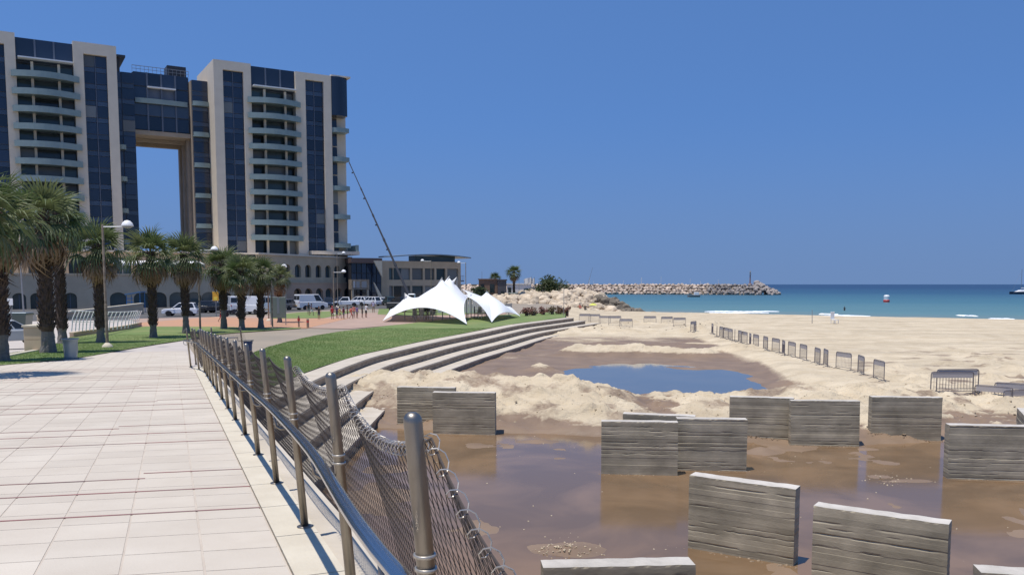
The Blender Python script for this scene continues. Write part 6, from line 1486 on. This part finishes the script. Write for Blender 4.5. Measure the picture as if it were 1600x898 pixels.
# ramp wall and kerb that climb towards the podium
ra0 = DP(108, 494, 120); ra1 = DP(206, 478, 132); rw = thing('ramp_wall', 'long low sloping wall with a pale kerb below the podium', 'wall', (0, 0, 0))
A0 = Vector((DP(60, 490, 96).x, 96, 0)); A1 = Vector((DP(222, 478, 120).x, 120, 0)); d = (A1 - A0).normalized(); nn_ = Vector((-d.y, d.x, 0))
mb = MB(); mb.loft([[p - nn_ * .2, p + nn_ * .2, p + nn_ * .2 + Vector((0, 0, h)), p - nn_ * .2 + Vector((0, 0, h))] for p, h in ((A0, .55), (A1, 1.35))]); mb.build('wall_body', M['podium'], rw)
mb = MB(); mb.loft([[p - nn_ * .3 + Vector((0, 0, h)), p + nn_ * .3 + Vector((0, 0, h)), p + nn_ * .3 + Vector((0, 0, h + .18)), p - nn_ * .3 + Vector((0, 0, h + .18))] for p, h in ((A0, .552), (A1, 1.352))]); mb.build('kerb', M['kerb'], rw)
# litter bin wrapped in a shiny liner
b = GR(111, 562); lb = thing('litter_bin', 'grey litter bin with crumpled liner beside the second palm', 'bin', b)
r = random.Random(3); mb = MB(); rows = []
for k, (rad_, z) in enumerate(((.24, 0), (.23, .15), (.25, .4), (.27, .62), (.29, .8), (.35, .86))):
    rows.append([Vector(((rad_ + r.uniform(-.025, .025)) * math.cos(6.283 * j / 16), (rad_ + r.uniform(-.025, .025)) * math.sin(6.283 * j / 16), z)) for j in range(16)])
mb.loft(rows); mb.build('liner', M['bluegrey'], lb, smooth=True); mb = MB(); mb.lathe([(.26, .0), (.30, .0), (.30, .05), (.26, .05)], 16); mb.build('base_ring', M['grey'], lb)
b = GR(388, 555); b2 = thing('blue_bin', 'small dark blue bin at the path edge behind the railing', 'bin', Vector((b.x, b.y, zp(b.x, b.y)))); mb = MB(); mb.lathe([(.01, 0), (.15, 0), (.17, .48), (.19, .5), (.19, .6), (.15, .62), (.01, .62)], 14); mb.build('drum', mat('dark blue plastic', (.03, .06, .14), .4), b2); mb = MB(); mb.cbox(-.2, .2, -.2, .2, .60, .64, .02); mb.build('lid', M['dark'], b2)
# notice board on two posts
b = GR(436, 508); nb_ = thing('notice_board', 'tall grey green notice board on posts under the young palm', 'notice board', b); mb = MB(); mb.cbox(-.85, .75, -.06, .06, .75, 2.85, .02); mb.build('board', mat('green grey board', (.14, .19, .17), .5), nb_); mb = MB(); mb.cbox(-.15, .1, -.07, -.062, 1.2, 2.84, .001); mb.build('strip', M['bluegrey'], nb_)
for x in (-.8, .7): mb = MB(); mb.tube([(x, 0, 0), (x, 0, 2.9)], .05, 6); mb.build('post', M['grey'], nb_)
for k, (px, py, h, lab) in enumerate(((467, 511, 1.1, 'thin brown bollard left of the red banded bollard'), (481, 511.5, .85, 'short bollard with a red band on the plaza edge'))):
    b = GR(px, py); bo = thing('bollard', lab, 'bollard', b); mb = MB(); mb.lathe([(.01, 0), (.12 - .04 * (k == 0), 0), (.12 - .04 * (k == 0), h - .04), (.09, h), (.01, h)], 12); mb.build('shaft', M['riser'], bo); mb = MB(); mb.lathe([(.122, h * .55), (.126, h * .55), (.126, h * .8), (.122, h * .8)], 12); mb.build('band', M['red'], bo)
# yellow sign, blue canopy frame, bench, white road sign
b = G(338, 494, 0); ys = thing('yellow_sign', 'orange and yellow square sign by the first van', 'sign', b); mb = MB(); mb.tube([(0, 0, 0), (0, 0, 3.6)], .05, 6); mb.build('post', M['grey'], ys); mb = MB(); mb.cbox(-.4, .4, -.09, -.05, 2.0, 3.2, .02); mb.build('panel', M['yellow'], ys); mb = MB(); mb.cbox(-.22, .22, -.11, -.092, 2.08, 2.5, .005); mb.build('inset', mat('bright yellow', (.8, .62, .08), .5), ys); mb = MB(); mb.cbox(-.3, .25, -.09, -.05, 3.22, 3.8, .02); mb.build('upper_panel', M['bluegrey'], ys)
b0_ = DP(198, 472, 126); b1_ = DP(219, 472, 126); kb = thing('blue_canopy_frame', 'blue framed canopy stand in front of the podium arches', 'canopy', (b0_.x, 126, 0)); w_ = b1_.x - b0_.x
for x in (0, w_):
    for y in (0, 1.6): mb = MB(); mb.tube([(x, y, 0), (x, y, 2.6 + .35 * (x > 0))], .05, 6); mb.build('post', M['blue'], kb)
mb = MB(); mb.loft([[Vector((x, -.2, z)), Vector((x, 1.8, z)), Vector((x, 1.8, z + .1)), Vector((x, -.2, z + .1))] for x, z in ((-.2, 2.6), (w_ + .2, 3.0))]); mb.build('roof_sheet', M['blue'], kb)
for z in (.5, 1.0, 1.5, 2.0): mb = MB(); mb.box(.06, w_ * .5, -.03, .03, z, z + .12); mb.build('slat', M['blue'], kb)
b = DP(18, 500, 70); b.z = 0; ws = thing('road_sign', 'small white sign on a post near the leftmost palm', 'sign', b); t_ = DP(18, 472, 70); mb = MB(); mb.tube([(0, 0, 0), (0, 0, t_.z + .3)], .04, 6); mb.build('post', M['grey'], ws); mb = MB(); mb.cbox(-.22, .22, -.06, -.042, t_.z - .25, t_.z + .3, .01); mb.build('panel', M['white'], ws)
b = DP(26, 505, 74); b.z = 0; gb = thing('green_skip', 'dark green open skip behind the leftmost palm', 'skip', b, .1); mb = MB(); mb.loft([[Vector((x, y, z)) for x, y in ((-1.1 * s, -.7 * s), (1.1 * s, -.7 * s), (1.1 * s, .7 * s), (-1.1 * s, .7 * s))] for s, z in ((.85, .1), (1, 1.5), (1.06, 1.5), (1.06, 1.62))]); mb.build('tub', CARC['green'], gb); mb = MB(); mb.cbox(-1.15, 1.15, -.75, .75, 1.63, 1.72, .03); mb.build('lid', M['bluegrey'], gb)
b = DP(38, 500, 90); b.z = 0; pl = thing('thin_lamp_post', 'thin grey lamp post between the two leftmost palms', 'street lamp', b); t_ = DP(32, 402, 90); mb = MB(); mb.tube([(0, 0, 0), (-.1, 0, t_.z * .8), (t_.x - b.x, 0, t_.z)], [.09, .07, .05], 8); mb.build('pole', M['grey'], pl); mb = MB(); mb.cbox(t_.x - b.x - .35, t_.x - b.x + .2, -.12, .12, t_.z - .04, t_.z + .1, .03); mb.build('lamp_head', M['grey'], pl)
# terrace furniture: white parasol-like folded shades on the podium edge
for k, px in enumerate((137, 142, 150, 170, 178)):
    u = hit(px, 425, -17.5)[0]; p = FP + FE * u + FN * -17.5; sh = thing('folded_parasol', 'folded white parasol on the podium terrace, %s from the left' % ORD[k], 'parasol', (p.x, p.y, PH), 0, 'folded parasols on the terrace'); mb = MB(); mb.lathe([(.02, 2.2), (.16, 1.7), (.2, .9), (.12, .7), (.03, .7), (.03, 0)], 8); mb.build('canopy', M['white'], sh)
